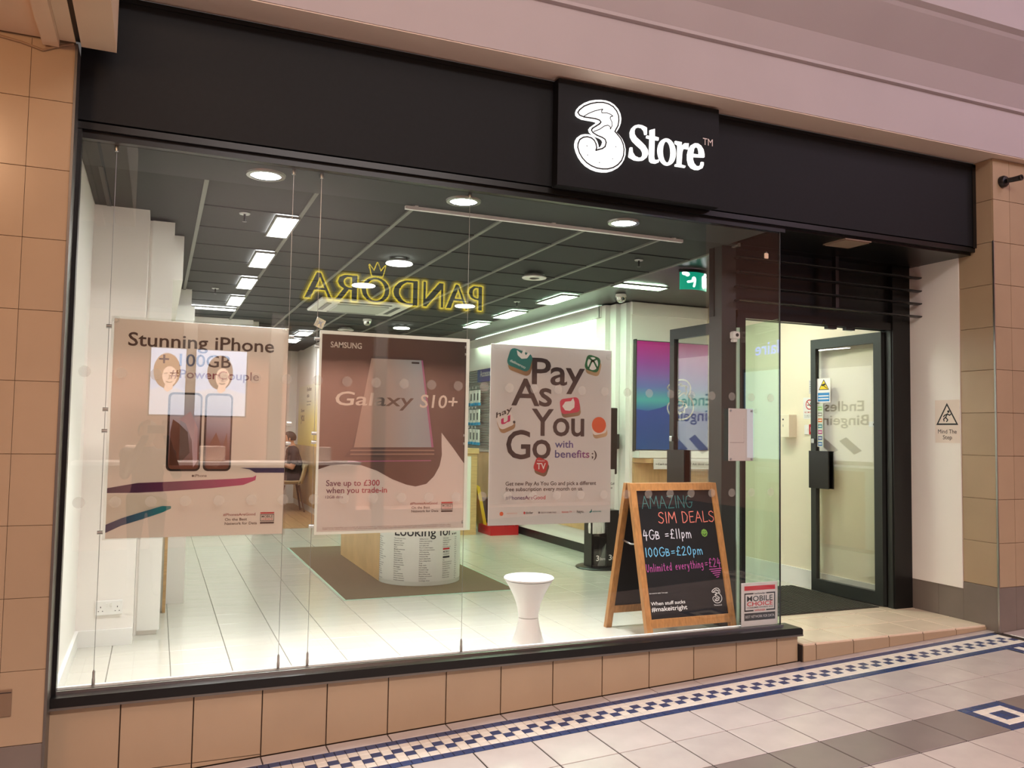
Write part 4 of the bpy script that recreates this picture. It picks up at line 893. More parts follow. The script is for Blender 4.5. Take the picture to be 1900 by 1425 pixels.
ab = T('chalkboard_sign', 'wooden A-frame chalkboard with handwritten SIM deals', 'chalkboard', (3.17, 0.47, 0.0))
HB = 0.982
def leg(x, ys, nm='leg'):
    w, d = 0.042, 0.018; s = 1 if ys > 0 else -1
    y0, y1 = s * 0.022, ys
    mb = MB(); vs = []
    for yy, zz in ((y1, 0.0), (y0, HB)):
        vs += [(x - w / 2, yy - d, zz), (x + w / 2, yy - d, zz), (x + w / 2, yy + d, zz), (x - w / 2, yy + d, zz)]
    mb.add(vs, [(3, 2, 1, 0), (4, 5, 6, 7), (0, 1, 5, 4), (1, 2, 6, 5), (2, 3, 7, 6), (3, 0, 4, 7)]).build(nm, M_pine, ab)
for x in (-0.315, 0.315): leg(x, -0.265); leg(x, 0.268)
def plane_y(s, z): return s * (0.022 + (0.265 - 0.022) * (1 - z / HB))
def slab(nm, m, s, x0, x1, z0, z1, t0, t1):
    ya, yb = plane_y(s, z0), plane_y(s, z1)
    MB().add([(x0, ya + t0, z0), (x1, ya + t0, z0), (x1, ya + t1, z0), (x0, ya + t1, z0), (x0, yb + t0, z1), (x1, yb + t0, z1), (x1, yb + t1, z1), (x0, yb + t1, z1)],
             [(3, 2, 1, 0), (4, 5, 6, 7), (0, 1, 5, 4), (1, 2, 6, 5), (2, 3, 7, 6), (3, 0, 4, 7)]).build(nm, m, ab)
for s in (-1, 1):
    slab('rail', M_pine, s, -0.294, 0.294, 0.935, 0.981, -0.017, 0.017)
    slab('rail', M_pine, s, -0.294, 0.294, 0.10, 0.15, -0.015, 0.015)
    slab('blackboard', M_board, s, -0.296, 0.296, 0.148, 0.937, -0.005, 0.005)
MB().tube([(-0.30, -0.10, 0.60), (-0.30, 0.0, 0.588), (-0.30, 0.10, 0.60)], 0.006, 6).build('stay', M_steel, ab)
def on_board(u, v):
    z = 0.15 + v * 0.785; return (-0.294 + u * 0.588, plane_y(-1, z) - 0.0075, z)
G = {  # single-stroke chalk hand, unit cell 0..w x 0..1
 'A': (.8, [[(0, 0), (.4, 1), (.8, 0)], [(.15, .4), (.65, .4)]]), 'M': (.95, [[(0, 0), (.12, 1), (.48, .35), (.84, 1), (.95, 0)]]), 'Z': (.75, [[(0, .95), (.75, 1), (.05, 0), (.75, .02)]]),
 'I': (.2, [[(.1, 0), (.1, 1)]]), 'N': (.75, [[(0, 0), (.05, 1), (.7, 0), (.75, 1)]]), 'G': (.8, [[(.72, .85), (.5, 1), (.2, .9), (.02, .5), (.2, .08), (.5, 0), (.72, .2), (.75, .45), (.45, .45), (.85, .45)]]),
 'S': (.7, [[(.65, .85), (.45, 1), (.15, .92), (.08, .7), (.3, .55), (.58, .42), (.62, .2), (.4, 0), (.1, .05), (0, .15)]]), 'D': (.75, [[(.05, 0), (.05, 1), (.4, .95), (.7, .6), (.6, .2), (.3, 0), (.05, 0)]]),
 'E': (.6, [[(.6, 1), (.05, .97), (.05, 0), (.6, .03)], [(.05, .52), (.5, .54)]]), 'L': (.6, [[(.08, 1), (.05, 0), (.6, .05)]]), '4': (.7, [[(.25, 1), (.05, .4), (.65, .42)], [(.45, .8), (.42, -.1)]]),
 'B': (.65, [[(.05, 0), (.05, .8), (.4, .75), (.42, .5), (.08, .42), (.5, .35), (.52, .1), (.05, 0)]]), '=': (.6, [[(.05, .5), (.5, .53)], [(.05, .28), (.5, .3)]]),
 '£': (.7, [[(.6, .8), (.45, 1), (.25, .9), (.25, .3), (.1, .05), (.3, .06), (.62, .02)], [(.05, .48), (.45, .5)]]), '1': (.25, [[(.12, 1), (.12, 0)]]), 'p': (.55, [[(.08, .6), (.08, -.3)], [(.08, .5), (.35, .6), (.48, .35), (.3, .05), (.08, .15)]]),
 'm': (.8, [[(.05, .6), (.05, 0)], [(.05, .4), (.25, .6), (.38, .4), (.38, 0)], [(.38, .4), (.58, .6), (.72, .4), (.74, 0)]]), '0': (.65, [[(.33, 1), (.08, .75), (.05, .3), (.28, 0), (.52, .2), (.56, .7), (.33, 1)]]),
 '2': (.65, [[(.05, .75), (.25, 1), (.5, .85), (.45, .55), (.02, .02), (.6, .05)]]), 'U': (.65, [[(.03, 1), (.05, .3), (.25, 0), (.5, .2), (.55, .95)]]), 'n': (.5, [[(.05, .6), (.05, 0)], [(.05, .42), (.28, .6), (.42, .4), (.44, 0)]]),
 'l': (.2, [[(.1, 1), (.1, 0)]]), 'i': (.2, [[(.1, .6), (.1, 0)], [(.1, .8), (.11, .84)]]), 't': (.45, [[(.2, .95), (.2, .05), (.38, .02)], [(.02, .65), (.4, .66)]]), 'e': (.5, [[(.05, .3), (.42, .35), (.3, .6), (.08, .45), (.1, .08), (.42, .05)]]),
 'd': (.5, [[(.42, .5), (.2, .6), (.04, .3), (.2, 0), (.4, .15)], [(.42, 1), (.42, 0)]]), 'v': (.5, [[(.02, .6), (.2, 0), (.45, .6)]]), 'r': (.4, [[(.05, .6), (.06, 0)], [(.06, .4), (.2, .58), (.36, .52)]]), 'y': (.5, [[(.03, .6), (.2, .1), (.42, .6)], [(.42, .6), (.2, -.3), (.05, -.3)]]),
 'h': (.5, [[(.06, 1), (.06, 0)], [(.06, .4), (.28, .6), (.42, .4), (.42, 0)]]), 'g': (.5, [[(.42, .55), (.2, .6), (.05, .35), (.2, .08), (.42, .2)], [(.42, .6), (.42, -.2), (.2, -.35), (.05, -.25)]]), ' ': (.45, [])}
def chalk(s, u0, u1, v0, h, rgb, nm, wd=0.005, rise=0.0):
    tot = sum(G[c][0] + 0.18 for c in s) - 0.18; x = 0; lines = []
    ku = (u1 - u0) / tot
    for c in s:
        w, ls = G[c]
        for l in ls: lines.append([((u0 + (x + a) * ku) * 0.588, (v0 + b * h + rise * (x / tot)) * 0.785) for a, b in l])
        x += w + 0.18
    return strokes(ab, lines, wd, mat('chalk_' + nm, rgb, 0.7), lambda a, b: on_board(a / 0.588, b / 0.785))
chalk('AMAZING', 0.06, 0.72, 0.855, 0.10, (58, 110, 108), 'teal')
chalk('SIM DEALS', 0.25, 0.99, 0.735, 0.088, (232, 128, 112), 'coral', 0.0055)
chalk('4GB =£11pm', 0.03, 0.65, 0.61, 0.075, (226, 222, 232), 'white', 0.0055)
chalk('100GB=£20pm', 0.03, 0.77, 0.475, 0.07, (120, 196, 236), 'blue', 0.0055)
chalk('Unlimited everything', 0.02, 0.755, 0.358, 0.06, (190, 84, 160), 'purple', 0.0042, 0.012)
chalk('=£24', 0.78, 0.99, 0.37, 0.07, (190, 84, 160), 'purple', 0.0048)
strokes(ab, [[((0.83 + 0.02 * k) * 0.588, (0.352 - 0.016 * k) * 0.785), ((0.99 - 0.012 * k) * 0.588, (0.356 - 0.016 * k) * 0.785)] for k in range(5)], 0.005, mat('chalk_purple', (190, 84, 160)), lambda a, b: on_board(a / 0.588, b / 0.785), 'underline')
sm = lambda a, b: on_board(a / 0.588, b / 0.785)
sx_, sz_ = 0.83 * 0.588, 0.645 * 0.785
o = strokes(ab, [[(sx_, sz_), (sx_, sz_ + 0.001)]], 0.05, mat('chalk_green', (140, 190, 84), 0.7), sm, 'smiley')
strokes(ab, [[(sx_ - 0.008, sz_ + 0.008), (sx_ - 0.008, sz_ + 0.011)], [(sx_ + 0.008, sz_ + 0.008), (sx_ + 0.008, sz_ + 0.012)], [(sx_ - 0.012, sz_ - 0.005), (sx_ - 0.004, sz_ - 0.013), (sx_ + 0.006, sz_ - 0.012), (sx_ + 0.013, sz_ - 0.002)]], 0.004, M_board, lambda a, b: tuple(Vector(sm(a, b)) + Vector((0, -0.001, 0))), 'smiley_face')
M_vw = mat('white_vinyl', (232, 230, 228), 0.5)
tb = lambda a, b: sm(a, b)
txt(ab, [('When stuff sucks', 0.014, 0.082, 0.255, 0.020), ('#makeitright', 0.014, 0.046, 0.265, 0.026)], M_vw, fn=tb, bold=0.02)
txt(ab, [('See in store for details. Terms apply', 0.012, 0.150, 0.135, 0.007)], M_vw, fn=tb)
logo3(ab, 0.88 * 0.588, 0.145 * 0.785, 0.098, 0.0045, M_vw, sm)
txt(ab, [('Three.co.uk', 0.485, 0.052, 0.062, 0.009)], M_vw, fn=tb, bold=0.01)

fmat = T('floor_mat', 'brown carpet mat with pale edging under the rounded display table', 'mat', (2.08, 3.64, 0.0))
MB().box(-0.72, 0.72, -1.50, 1.50, 0.0005, 0.004).build('edging', M_gedge, fmat)
MB().box(-0.70, 0.70, -1.48, 1.48, 0.004, 0.007).build('carpet', M_mat_, fmat)
em = T('entrance_mat', 'dark ribbed mat inside the entrance doors', 'mat', (4.52, 1.12, 0.0))
MB().box(-0.66, 0.66, -0.49, 0.46, 0.0005, 0.006).build('base', M_bmat, em)
for k in range(30): box('rib', M_bmat, em, -0.655 + 0.0438 * k, -0.655 + 0.0438 * k + 0.026, -0.485, 0.455, 0.006, 0.010)

dt = T('display_table', 'rounded display table with white Looking for wrap and oak sides', 'table', (2.165, 2.86, 0.007))
RD = 0.355
MB().lathe([(RD, 0.0), (RD, 0.90)], 48, (0, 0, 0), 'z', PI, 2 * PI).build('wrap', mat('white_wrap', (226, 226, 218), 0.3), dt, True)
MB().lathe([(RD + 0.004, 0.0), (RD + 0.004, 0.035)], 48, (0, 0, 0), 'z', PI, 2 * PI).build('kick_rim', M_acryl, dt, True)
for s in (-1, 1): box('oak_side', M_woodh, dt, s * 0.345 - 0.012, s * 0.345 + 0.012, 0.0, 1.62, 0.0, 0.90)
box('back', M_woodh, dt, -0.345, 0.345, 1.60, 1.62, 0.0, 0.90)
MB().prism([(RD * 1.04 * math.cos(PI + PI * k / 24), RD * 1.04 * math.sin(PI + PI * k / 24)) for k in range(25)] + [(0.37, 1.64), (-0.37, 1.64)], 0, 0.04).build('top', M_whitegloss, dt)
top = [c for c in COL.objects if c.parent == dt and c.name.startswith('top')][0]
for v in top.data.vertices: x, y, z = v.co; v.co = (x, z, 0.90 + y)
def drum(a, b):
    t = a / RD - PI / 2; return ((RD + 0.0012) * math.cos(t), (RD + 0.0012) * math.sin(t), b)
txt(dt, [('Looking for...', -0.325, 0.412, 0.60, 0.076)], M_ink, fn=drum, bold=0.02)
WL = (['Pubs with great views', 'Romantic walks', 'Restaurant reviews', 'Make up on fleek', 'Squad', 'Midnight sandwiches', 'Barry White', 'Dating websites', 'Berry old sorry', 'Romantic poetry', 'Global nights out', 'Dinners or tickets', '24 hour locksmiths', 'Beer goggles', 'Love and beer', 'Unfriend', 'Italian restaurants', 'French restaurants', 'German restaurants', 'Swedish restaurants'],
      ['Spilling the tea', 'Endless data roaming', 'New underwear', 'Last nights wait', "Pics or it didn't happen", 'High performance battery', 'Wi-Fi tethering', 'Relationship goals', 'Unlimited data', 'Session afterwards', 'Funny dating videos', 'Eurig', 'Binge watch', 'Fast charging', 'Romantic songs', 'Diamond rings', 'Barry White songs', 'Flexibility and control', 'Love poems', 'Candlelight dinner'],
      ['Bad date advice', 'Flat mates', 'Left on read', 'Weird superstitions', 'Happy birthday', 'Plastic cups', 'Best photo editor', 'House plants', 'Wedding hats', 'Not just another battery', 'Friday night plans', 'Robots', 'Go to the movies', 'Laugh out loud', 'Mix tape', 'Party song', 'Good dates', 'Next chapter', 'Hi', 'Birthday cakes'],
      ['Wild swings', 'Wedding speeches', 'Healthy snack', 'Good date', 'How to move on', '', '', '', '', '', 'Pop', 'Relaxing soundtracks', 'Party entertainment', 'Football scores', 'All roads to love', 'Confidence', 'Getting serious', 'Break up songs', 'Delivery pizzas', ''],
      ['Songs', 'Chats', 'Jokes', 'News', 'Memes', 'Maps', 'Films', 'Games', 'Deals', 'Gigs', 'Trips', 'Tips', 'Tunes', 'Views', 'Calls', 'Texts', 'Data', 'Photos', 'Plans', 'Pals'])
for ci, a0 in enumerate((-0.33, -0.104, -0.55, 0.104, 0.25)):
    txt(dt, [(s, a0, 0.385 - 0.0182 * i, None, 0.0085) for i, s in enumerate(WL[ci]) if s], M_ink, fn=drum, bold=0.012, name='small_lettering')['kind'] = 'stuff'
for z0, z1, m in ((0.292, 0.306, M_red), (0.222, 0.238, M_ink), (0.24, 0.289, None)):
    if m: MB().add([drum(a, z) for a in (0.105, 0.13, 0.155, 0.18) for z in (z0, z1)], [(0, 2, 3, 1), (2, 4, 5, 3), (4, 6, 7, 5)]).build('badge_bar', m, dt)
txt(dt, [('MOBILE', 0.108, 0.268, 0.068, 0.014), ('CHOICE', 0.108, 0.248, 0.068, 0.012)], M_ink, fn=drum, bold=0.03, name='badge_lettering')

# right hand display wall
rw = T('display_wall', 'long white and oak display wall with slat panel on the right', 'wall unit', (4.27, 5.5, 0.0))
box('pelmet', M_whitegloss, rw, -0.09, -0.06, -2.19, 2.3, 2.50, 2.62)
box('pelmet_return', M_whitegloss, rw, -0.09, 0.09, -2.20, -2.17, 2.50, 2.62)
box('wash_panel', M_whitegloss, rw, 0.02, 0.09, -2.19, 2.3, 2.22, 2.62)
box('ledge', M_whitegloss, rw, -0.02, 0.09, -2.19, 2.3, 2.19, 2.24)
box('wash_lamp', lamp('hidden_wash_tube', (222, 255, 224), 60.0), rw, -0.055, -0.035, -2.1, 1.6, 2.585, 2.61)
box('back_board', M_whitegloss, rw, 0.04, 0.09, -2.19, 2.3, 1.02, 2.19)
for k in range(9): box('oak_panel', M_woodh, rw, 0.035, 0.09, -1.80 + 0.46 * k, -1.343 + 0.46 * k, 0.255, 1.01) if -1.80 + 0.46 * k < 2.2 else None
box('plinth', M_whitegloss, rw, 0.06, 0.09, -1.80, 2.3, 0.10, 0.25)
box('plinth_shadow_strip', M_frame, rw, 0.08, 0.09, -1.80, 2.3, 0.0, 0.10)  # black strip painted in as the shade under the raised plinth
M_slat = mat('grey_slat', (132, 136, 130), 0.45)
for k in range(33): box('slat', M_slat, rw, 0.015, 0.04, 0.55, 2.3, 1.05 + 0.0345 * k, 1.05 + 0.0345 * k + 0.026)
hs_ = T('header_board', 'dark blue Accessories header board on the slat wall', 'sign', (4.255, 6.78, 2.01))
M_acc = grad('header_blue', [(0, (40, 44, 120)), (0.6, (56, 56, 132)), (1, (34, 80, 140))], 'Y', -.4, .4)
cbox('board', M_acc, hs_, 0.0, 0.03, -0.42, 0.30, 0.0, 0.23, 0.003)
txt(hs_, [('Accessories', 0.0, 0.075, 0.55, 0.085)], M_paper, fn=lambda a, b: (-0.001, 0.19 - a, b), bold=0.02)
pk = None
ORD = ['first', 'second', 'third', 'fourth', 'fifth', 'sixth', 'seventh']
rows = [('top', 1.80), ('middle', 1.52), ('bottom', 1.235)]
for rn, zz in rows:
    for k in range(7):
        y = 7.74 - 0.135 * k
        lb = '%s white accessory pack from the left on the %s row of the slat wall' % (ORD[k], rn)
        if pk is None:
            pk = T('accessory_pack', lb, 'pack', (4.27, y, zz), 0, 'accessory packs on hooks')
            cbox('carton', M_plast, pk, -0.06, -0.035, -0.042, 0.042, -0.09, 0.10, 0.003)
            box('window', M_frame2, pk, -0.0615, -0.060, -0.022, 0.022, -0.05, 0.05)
            cbox('blue_end', mat('pack_blue', (50, 160, 214), 0.4), pk, -0.066, -0.03, -0.045, 0.045, -0.125, -0.085, 0.003)
            MB().tube([(0.02, 0, 0.115), (-0.08, 0, 0.115), (-0.085, 0, 0.13)], 0.004, 6).build('hook', M_steel, pk)
            box('price_tag', M_paper, pk, -0.092, -0.088, -0.018, 0.018, 0.11, 0.145)
        else:
            o = copy_tree(pk); o.location = (4.27, y, zz + random.uniform(-0.006, 0.006)); o['label'] = lb
ct = T('till_counter', 'oak and white till counter left of the red bucket', 'counter', (3.35, 6.1, 0.0))
cbox('worktop', M_wood, ct, -0.42, 0.44, -0.38, 0.5, 1.02, 1.088, 0.004)
box('front', M_whitegloss, ct, -0.38, 0.345, -0.352, -0.34, 0.06, 0.99)
box('oak_frame', M_wood, ct, 0.345, 0.424, -0.36, 0.45, 0.0, 1.02)
box('oak_frame', M_wood, ct, -0.42, 0.345, -0.36, -0.345, 0.0, 0.06)
box('oak_frame', M_wood, ct, -0.42, 0.345, -0.36, -0.345, 0.99, 1.02)
box('carcass', M_whitegloss, ct, -0.42, 0.345, -0.34, 0.45, 0.0, 1.02)
tl = T('card_reader', 'small white and silver card reader on the till counter', 'card reader', (3.60, 5.9, 1.088))
MB().add([(-0.05, -0.06, 0), (0.05, -0.06, 0), (0.05, 0.06, 0), (-0.05, 0.06, 0), (-0.05, -0.05, 0.03), (0.05, -0.05, 0.03), (0.05, 0.05, 0.10), (-0.05, 0.05, 0.10)], [(3, 2, 1, 0), (4, 5, 6, 7), (0, 1, 5, 4), (1, 2, 6, 5), (2, 3, 7, 6), (3, 0, 4, 7)]).build('body', M_plast, tl)
box('screen', M_frame2, tl, -0.035, 0.035, 0.012, 0.04, 0.082, 0.095)
MB().tube([(0.08, 0, 0), (0.08, 0.02, 0.09), (0.08, -0.02, 0.13)], 0.008, 8).build('holder', M_steel, tl)
rb = T('red_bucket', 'red plastic mop bucket tray on the floor beside the till counter', 'bucket', (4.10, 5.80, 0.0))
M_redp = mat('red_plastic', (196, 26, 34), 0.35)
def tray(w, d, h, t):
    mb = MB(); mb.box(-w, w, -d, d, 0.0, 0.02)
    mb.box(-w, -w + t, -d, d, 0.02, h).box(w - t, w, -d, d, 0.02, h * 1.5).box(-w + t, w - t, -d, -d + t, 0.02, h).box(-w + t, w - t, d - t, d, 0.02, h)
    return mb
tray(0.19, 0.22, 0.11, 0.02).build('tub', M_redp, rb)
MB().tube([(0.12, -0.2, 0.10), (0.14, -0.23, 0.14), (0.17, -0.2, 0.16)], 0.015, 8).build('handle', M_redp, rb)
ws = T('wet_floor_sign', 'folded yellow floor sign leaning behind the red bucket', 'floor sign', (3.99, 6.08, 0.0))
ob = cbox('board', mat('sign_yellow2', (226, 190, 40), 0.4), ws, -0.012, 0.012, -0.13, 0.13, 0.0, 0.62, 0.004); ob.rotation_euler = (0, math.radians(-12), 0)
ob = cbox('board', mat('sign_yellow2', (226, 190, 40), 0.4), ws, 0.016, 0.034, -0.12, 0.12, 0.0, 0.60, 0.004); ob.rotation_euler = (0, math.radians(-12), 0)
bgb = T('black_box', 'dark box standing behind the red bucket', 'box', (4.18, 6.25, 0.0))
cbox('body', M_black, bgb, -0.12, 0.12, -0.1, 0.1, 0.0, 0.42, 0.01)
box('red_panel', M_redp, bgb, 0.03, 0.12, -0.103, -0.10, 0.03, 0.40)

# magenta to blue wall poster beside the entrance
gp = T('gradient_poster', 'magenta to blue wall poster with white figure three outline', 'poster', (4.37, 2.93, 1.15))
M_gp = grad('poster_gradient', [(0.0, (38, 84, 150)), (0.18, (44, 72, 158)), (0.36, (52, 104, 170)), (0.46, (70, 168, 176)), (0.58, (98, 116, 186)), (0.8, (150, 72, 164)), (1.0, (190, 40, 140))], 'Z', 0.0, 1.08)
cbox('print', M_gp, gp, 0.012, 0.872, -0.02, -0.005, 0.0, 1.085, 0.001)
MB().box(0.0, 0.012, -0.03, 0.02, -0.02, 1.10).box(0.012, 0.875, -0.022, 0.02, 1.085, 1.092).build('frame', M_frame2, gp)
flat(gp, [(0.012, 0.40), (0.15, 0.385), (0.30, 0.42), (0.42, 0.47), (0.55, 0.45), (0.70, 0.40), (0.872, 0.38), (0.872, 0.0), (0.012, 0.0)], grad('poster_deep', [(0, (36, 82, 150)), (1, (44, 74, 160))], 'Z', 0, .45), -0.0215, 'print_wave')
logo3(gp, 0.535, 0.51, 0.44, 0.016, M_vw, P3(-0.0225))
box('shelf', M_whitegloss, gp, 0.0, 0.875, -0.11, 0.02, -0.08, -0.01)
MB().add([(0.0, -0.02, -0.13), (0.13, -0.12, -0.13), (0.875, -0.12, -0.13), (0.875, 0.02, -0.13), (0.0, 0.02, -0.13)] + [(0.0, -0.02, -0.085), (0.13, -0.12, -0.085), (0.875, -0.12, -0.085), (0.875, 0.02, -0.085), (0.0, 0.02, -0.085)],
         [(4, 3, 2, 1, 0), (5, 6, 7, 8, 9)] + [(i, (i + 1) % 5, (i + 1) % 5 + 5, i + 5) for i in range(5)]).build('oak_ledge', M_wood, gp)
cd = cbox('card', M_paper, gp, 0.15, 0.872, -0.135, -0.130, -0.19, -0.085, 0.001)
txt(gp, [("• Can't see what you're after? Ask about our range", 0.175, -0.15, 0.72, 0.022)], M_ink, -0.1365, bold=0.01)
for k in range(3): box('oak_panel', M_woodh, gp, 0.0 + 0.293 * k, 0.290 + 0.293 * k, -0.015, 0.02, -1.05, -0.135)
box('plinth', M_whitegloss, gp, 0.0, 0.875, -0.01, 0.02, -1.15, -1.05)

# umbrella-bag stand with screen
us = T('umbrella_bag_stand', 'black umbrella bag stand with clear front and 3 Store marks', 'stand', (4.025, 2.985, 0.0))
MB().lathe([(0.0, 0.0), (0.225, 0.0), (0.23, 0.008), (0.215, 0.018), (0.0, 0.022)], 40).build('base', M_black, us, True)
box('back_post', M_black, us, -0.13, 0.14, 0.02, 0.05, 0.02, 0.56)
box('side_wall', M_black, us, 0.012, 0.020, -0.13, 0.02, 0.02, 0.56)
box('side_wall', M_black, us, -0.14, -0.13, -0.10, 0.05, 0.02, 0.56)
box('clear_front', M_acryl, us, -0.13, 0.012, -0.132, -0.128, 0.02, 0.56)
box('right_bin', M_black, us, 0.02, 0.15, -0.12, 0.05, 0.02, 0.56)
for i in range(3):
    b_ = MB(); rr = 0.045
    b_.lathe([(0.0, 0.33), (rr, 0.34), (rr * 1.1, 0.40), (rr * 0.9, 0.5), (rr * 0.5, 0.58), (0.0, 0.6)], 9, (-0.10 + 0.04 * i, -0.06 - 0.012 * (i % 2), 0)); b_.build('plastic_bag', M_plast, us)
b_ = MB(); b_.add([(-0.01, -0.10, 0.03), (0.01, -0.10, 0.03), (0.01, -0.12, 0.25), (-0.07, -0.10, 0.03), (-0.005, -0.08, 0.2)], [(0, 1, 2), (0, 2, 3), (3, 2, 4)]); b_.build('plastic_bag', mat('grey_film', (120, 124, 120), 0.4), us)
for x0 in (-0.105, 0.04):
    txt(us, [('3', x0, 0.085, 0.032, 0.05), ('Store', x0 + 0.038, 0.09, 0.062, 0.026)], M_vw, -0.134 if x0 < 0 else -0.1215, 'lettering', 0.03)
sc_ = T('wall_screen', 'slim black screen fixed to the white pilaster behind the Pay As You Go poster', 'screen', (4.235, 3.04, 0.0))
cbox('bracket', M_frame2, sc_, -0.03, 0.05, 0.02, 0.06, 1.15, 1.30, 0.004)
cbox('screen', M_black, sc_, -0.30, 0.0, -0.02, 0.02, 0.90, 1.56, 0.006)
cbox('info_card', M_paper, sc_, -0.12, -0.03, -0.03, -0.026, 0.57, 0.95, 0.001)
txt(sc_, [('Call', -0.075, 0.80, 0.04, 0.02), ('us', -0.075, 0.76, 0.02, 0.02)], M_ink, -0.0315)

# entrance wall fittings
def wallT(name, lab, cat, y, z): return T(name, lab, cat, (5.262, y, z), math.radians(-90))
ic = wallT('wall_box', 'cream control box on the entrance wall', 'box', 1.70, 1.40)
cbox('housing', M_crm, ic, -0.075, 0.075, -0.085, 0.0, -0.105, 0.10, 0.004)
MB().lathe([(0.0, -0.0875), (0.008, -0.0875), (0.008, -0.084), (0.0, -0.084)], 12, (0.0, 0, 0.055), 'y').build('keyhole', M_ink, ic)
box('slot', M_ink, ic, -0.002, 0.002, -0.0865, -0.085, -0.01, 0.01)
ns = wallT('no_smoking_sign', 'white and red no smoking sign on the entrance wall', 'sign', 1.46, 1.555)
cbox('plate', M_plast, ns, -0.075, 0.075, -0.003, 0.0, -0.095, 0.092, 0.001)
flat(ns, circ(0, 0.03, 0.045), M_red, -0.0036, 'ring', (circ(0, 0.03, 0.036),))
strokes(ns, [[(-0.026, 0.056), (0.026, 0.004)]], 0.008, M_red, P3(-0.004), 'bar')
strokes(ns, [[(-0.024, 0.026), (0.02, 0.026)], [(0.01, 0.034), (0.018, 0.046)]], 0.007, M_ink, P3(-0.0038), 'cigarette')
txt(ns, [('NO SMOKING', -0.06, -0.045, 0.12, 0.016)], M_red, -0.0036); txt(ns, [('It is against the law', -0.06, -0.066, 0.12, 0.008), ('to smoke in here', -0.06, -0.08, 0.10, 0.008)], M_ink, -0.0036)
pn = wallT('paper_notice', 'small printed notice sheet on the entrance wall above the no smoking sign', 'notice', 1.42, 1.74)
cbox('sheet', M_paper, pn, -0.045, 0.045, -0.002, 0.0, -0.06, 0.06, 0.0005)
txt(pn, [('Licence', -0.035, 0.04, 0.05, 0.01), ('Opening times', -0.035, 0.02, 0.06, 0.008), ('Mon to Sat', -0.035, 0.0, 0.05, 0.008), ('Sunday', -0.035, -0.02, 0.04, 0.008), ('Thank you', -0.035, -0.04, 0.04, 0.008)], M_ink, -0.0025)
po = wallT('hours_lettering', 'column of small black lettering high on the entrance wall', 'lettering', 1.40, 1.88)
txt(po, [('Opening', -0.035, 0.045, 0.06, 0.01), ('Monday', -0.035, 0.025, 0.05, 0.01), ('Tuesday', -0.035, 0.005, 0.055, 0.01), ('Thursday', -0.035, -0.015, 0.055, 0.01), ('Friday', -0.035, -0.035, 0.04, 0.01), ('Sunday', -0.035, -0.055, 0.05, 0.01)], M_ink, -0.0015)
sw = wallT('light_switch', 'white light switch on the entrance wall beside the red call point', 'switch', 1.475, 1.365)
cbox('plate', M_plast, sw, -0.04, 0.04, -0.01, 0.0, -0.043, 0.043, 0.003); cbox('rocker', M_whitegloss, sw, -0.008, 0.008, -0.014, -0.009, -0.012, 0.012, 0.001)
fc = wallT('fire_call_point', 'red fire alarm call point on the entrance wall', 'alarm', 1.375, 1.368)
cbox('housing', M_redp, fc, -0.045, 0.045, -0.045, 0.0, -0.045, 0.045, 0.004); box('glass_window', M_paper, fc, -0.025, 0.025, -0.047, -0.045, -0.02, 0.02)
sn = T('door_contact', 'small silver sensor on the entrance wall seen through the right door', 'sensor', (5.262, 0.735, 1.41), math.radians(-90))
cbox('body', M_plast, sn, -0.035, 0.035, -0.03, 0.0, -0.02, 0.022, 0.005)
MB().lathe([(0.0, -0.034), (0.008, -0.034), (0.008, -0.028), (0.0, -0.028)], 10, (0.02, 0, 0.0), 'y').build('lens', M_ink, sn)
wc = T('webcam', 'small white camera fixed to the dark entrance post', 'camera', (3.70, 0.488, 2.0))
cbox('body', M_plast, wc, -0.025, 0.028, -0.03, 0.012, -0.025, 0.03, 0.008)
MB().lathe([(0.0, -0.034), (0.012, -0.034), (0.012, -0.028), (0.0, -0.028)], 14, (0.004, 0, 0.003), 'y').build('lens', M_ink, wc)
cbox('bracket', M_plast, wc, -0.018, 0.012, -0.02, 0.012, -0.045, -0.025, 0.003)
# mind the step
ms = T('step_notice', 'black Mind The Step warning lettering on the painted reveal', 'sign', (5.430, 0.21, 1.43), math.radians(-90))
box('vinyl', mat('pale_vinyl_sheet', (232, 216, 204), 0.4), ms, -0.105, 0.105, -0.001, 0.0, -0.155, 0.165)
flat(ms, [(-0.095, -0.022), (0.095, -0.022), (0.0, 0.143)], M_ink, -0.002, 'triangle', ([(-0.076, -0.010), (0.076, -0.010), (0.0, 0.121)],))
strokes(ms, [[(0.004, 0.062), (-0.012, 0.035), (0.006, 0.016), (-0.004, 0.004)], [(-0.012, 0.035), (-0.03, 0.022), (-0.026, 0.008)], [(0.004, 0.06), (-0.022, 0.05), (-0.03, 0.04)], [(0.004, 0.06), (0.022, 0.05), (0.032, 0.058)]], 0.009, M_ink, P3(-0.002), 'slipping_figure')
flat(ms, circ(0.012, 0.078, 0.010, 14), M_ink, -0.002, 'slipping_figure')
txt(ms, [('Mind The', -0.08, -0.085, 0.16, 0.030), ('Step', -0.038, -0.128, 0.078, 0.030)], M_ink, -0.002, bold=0.0)
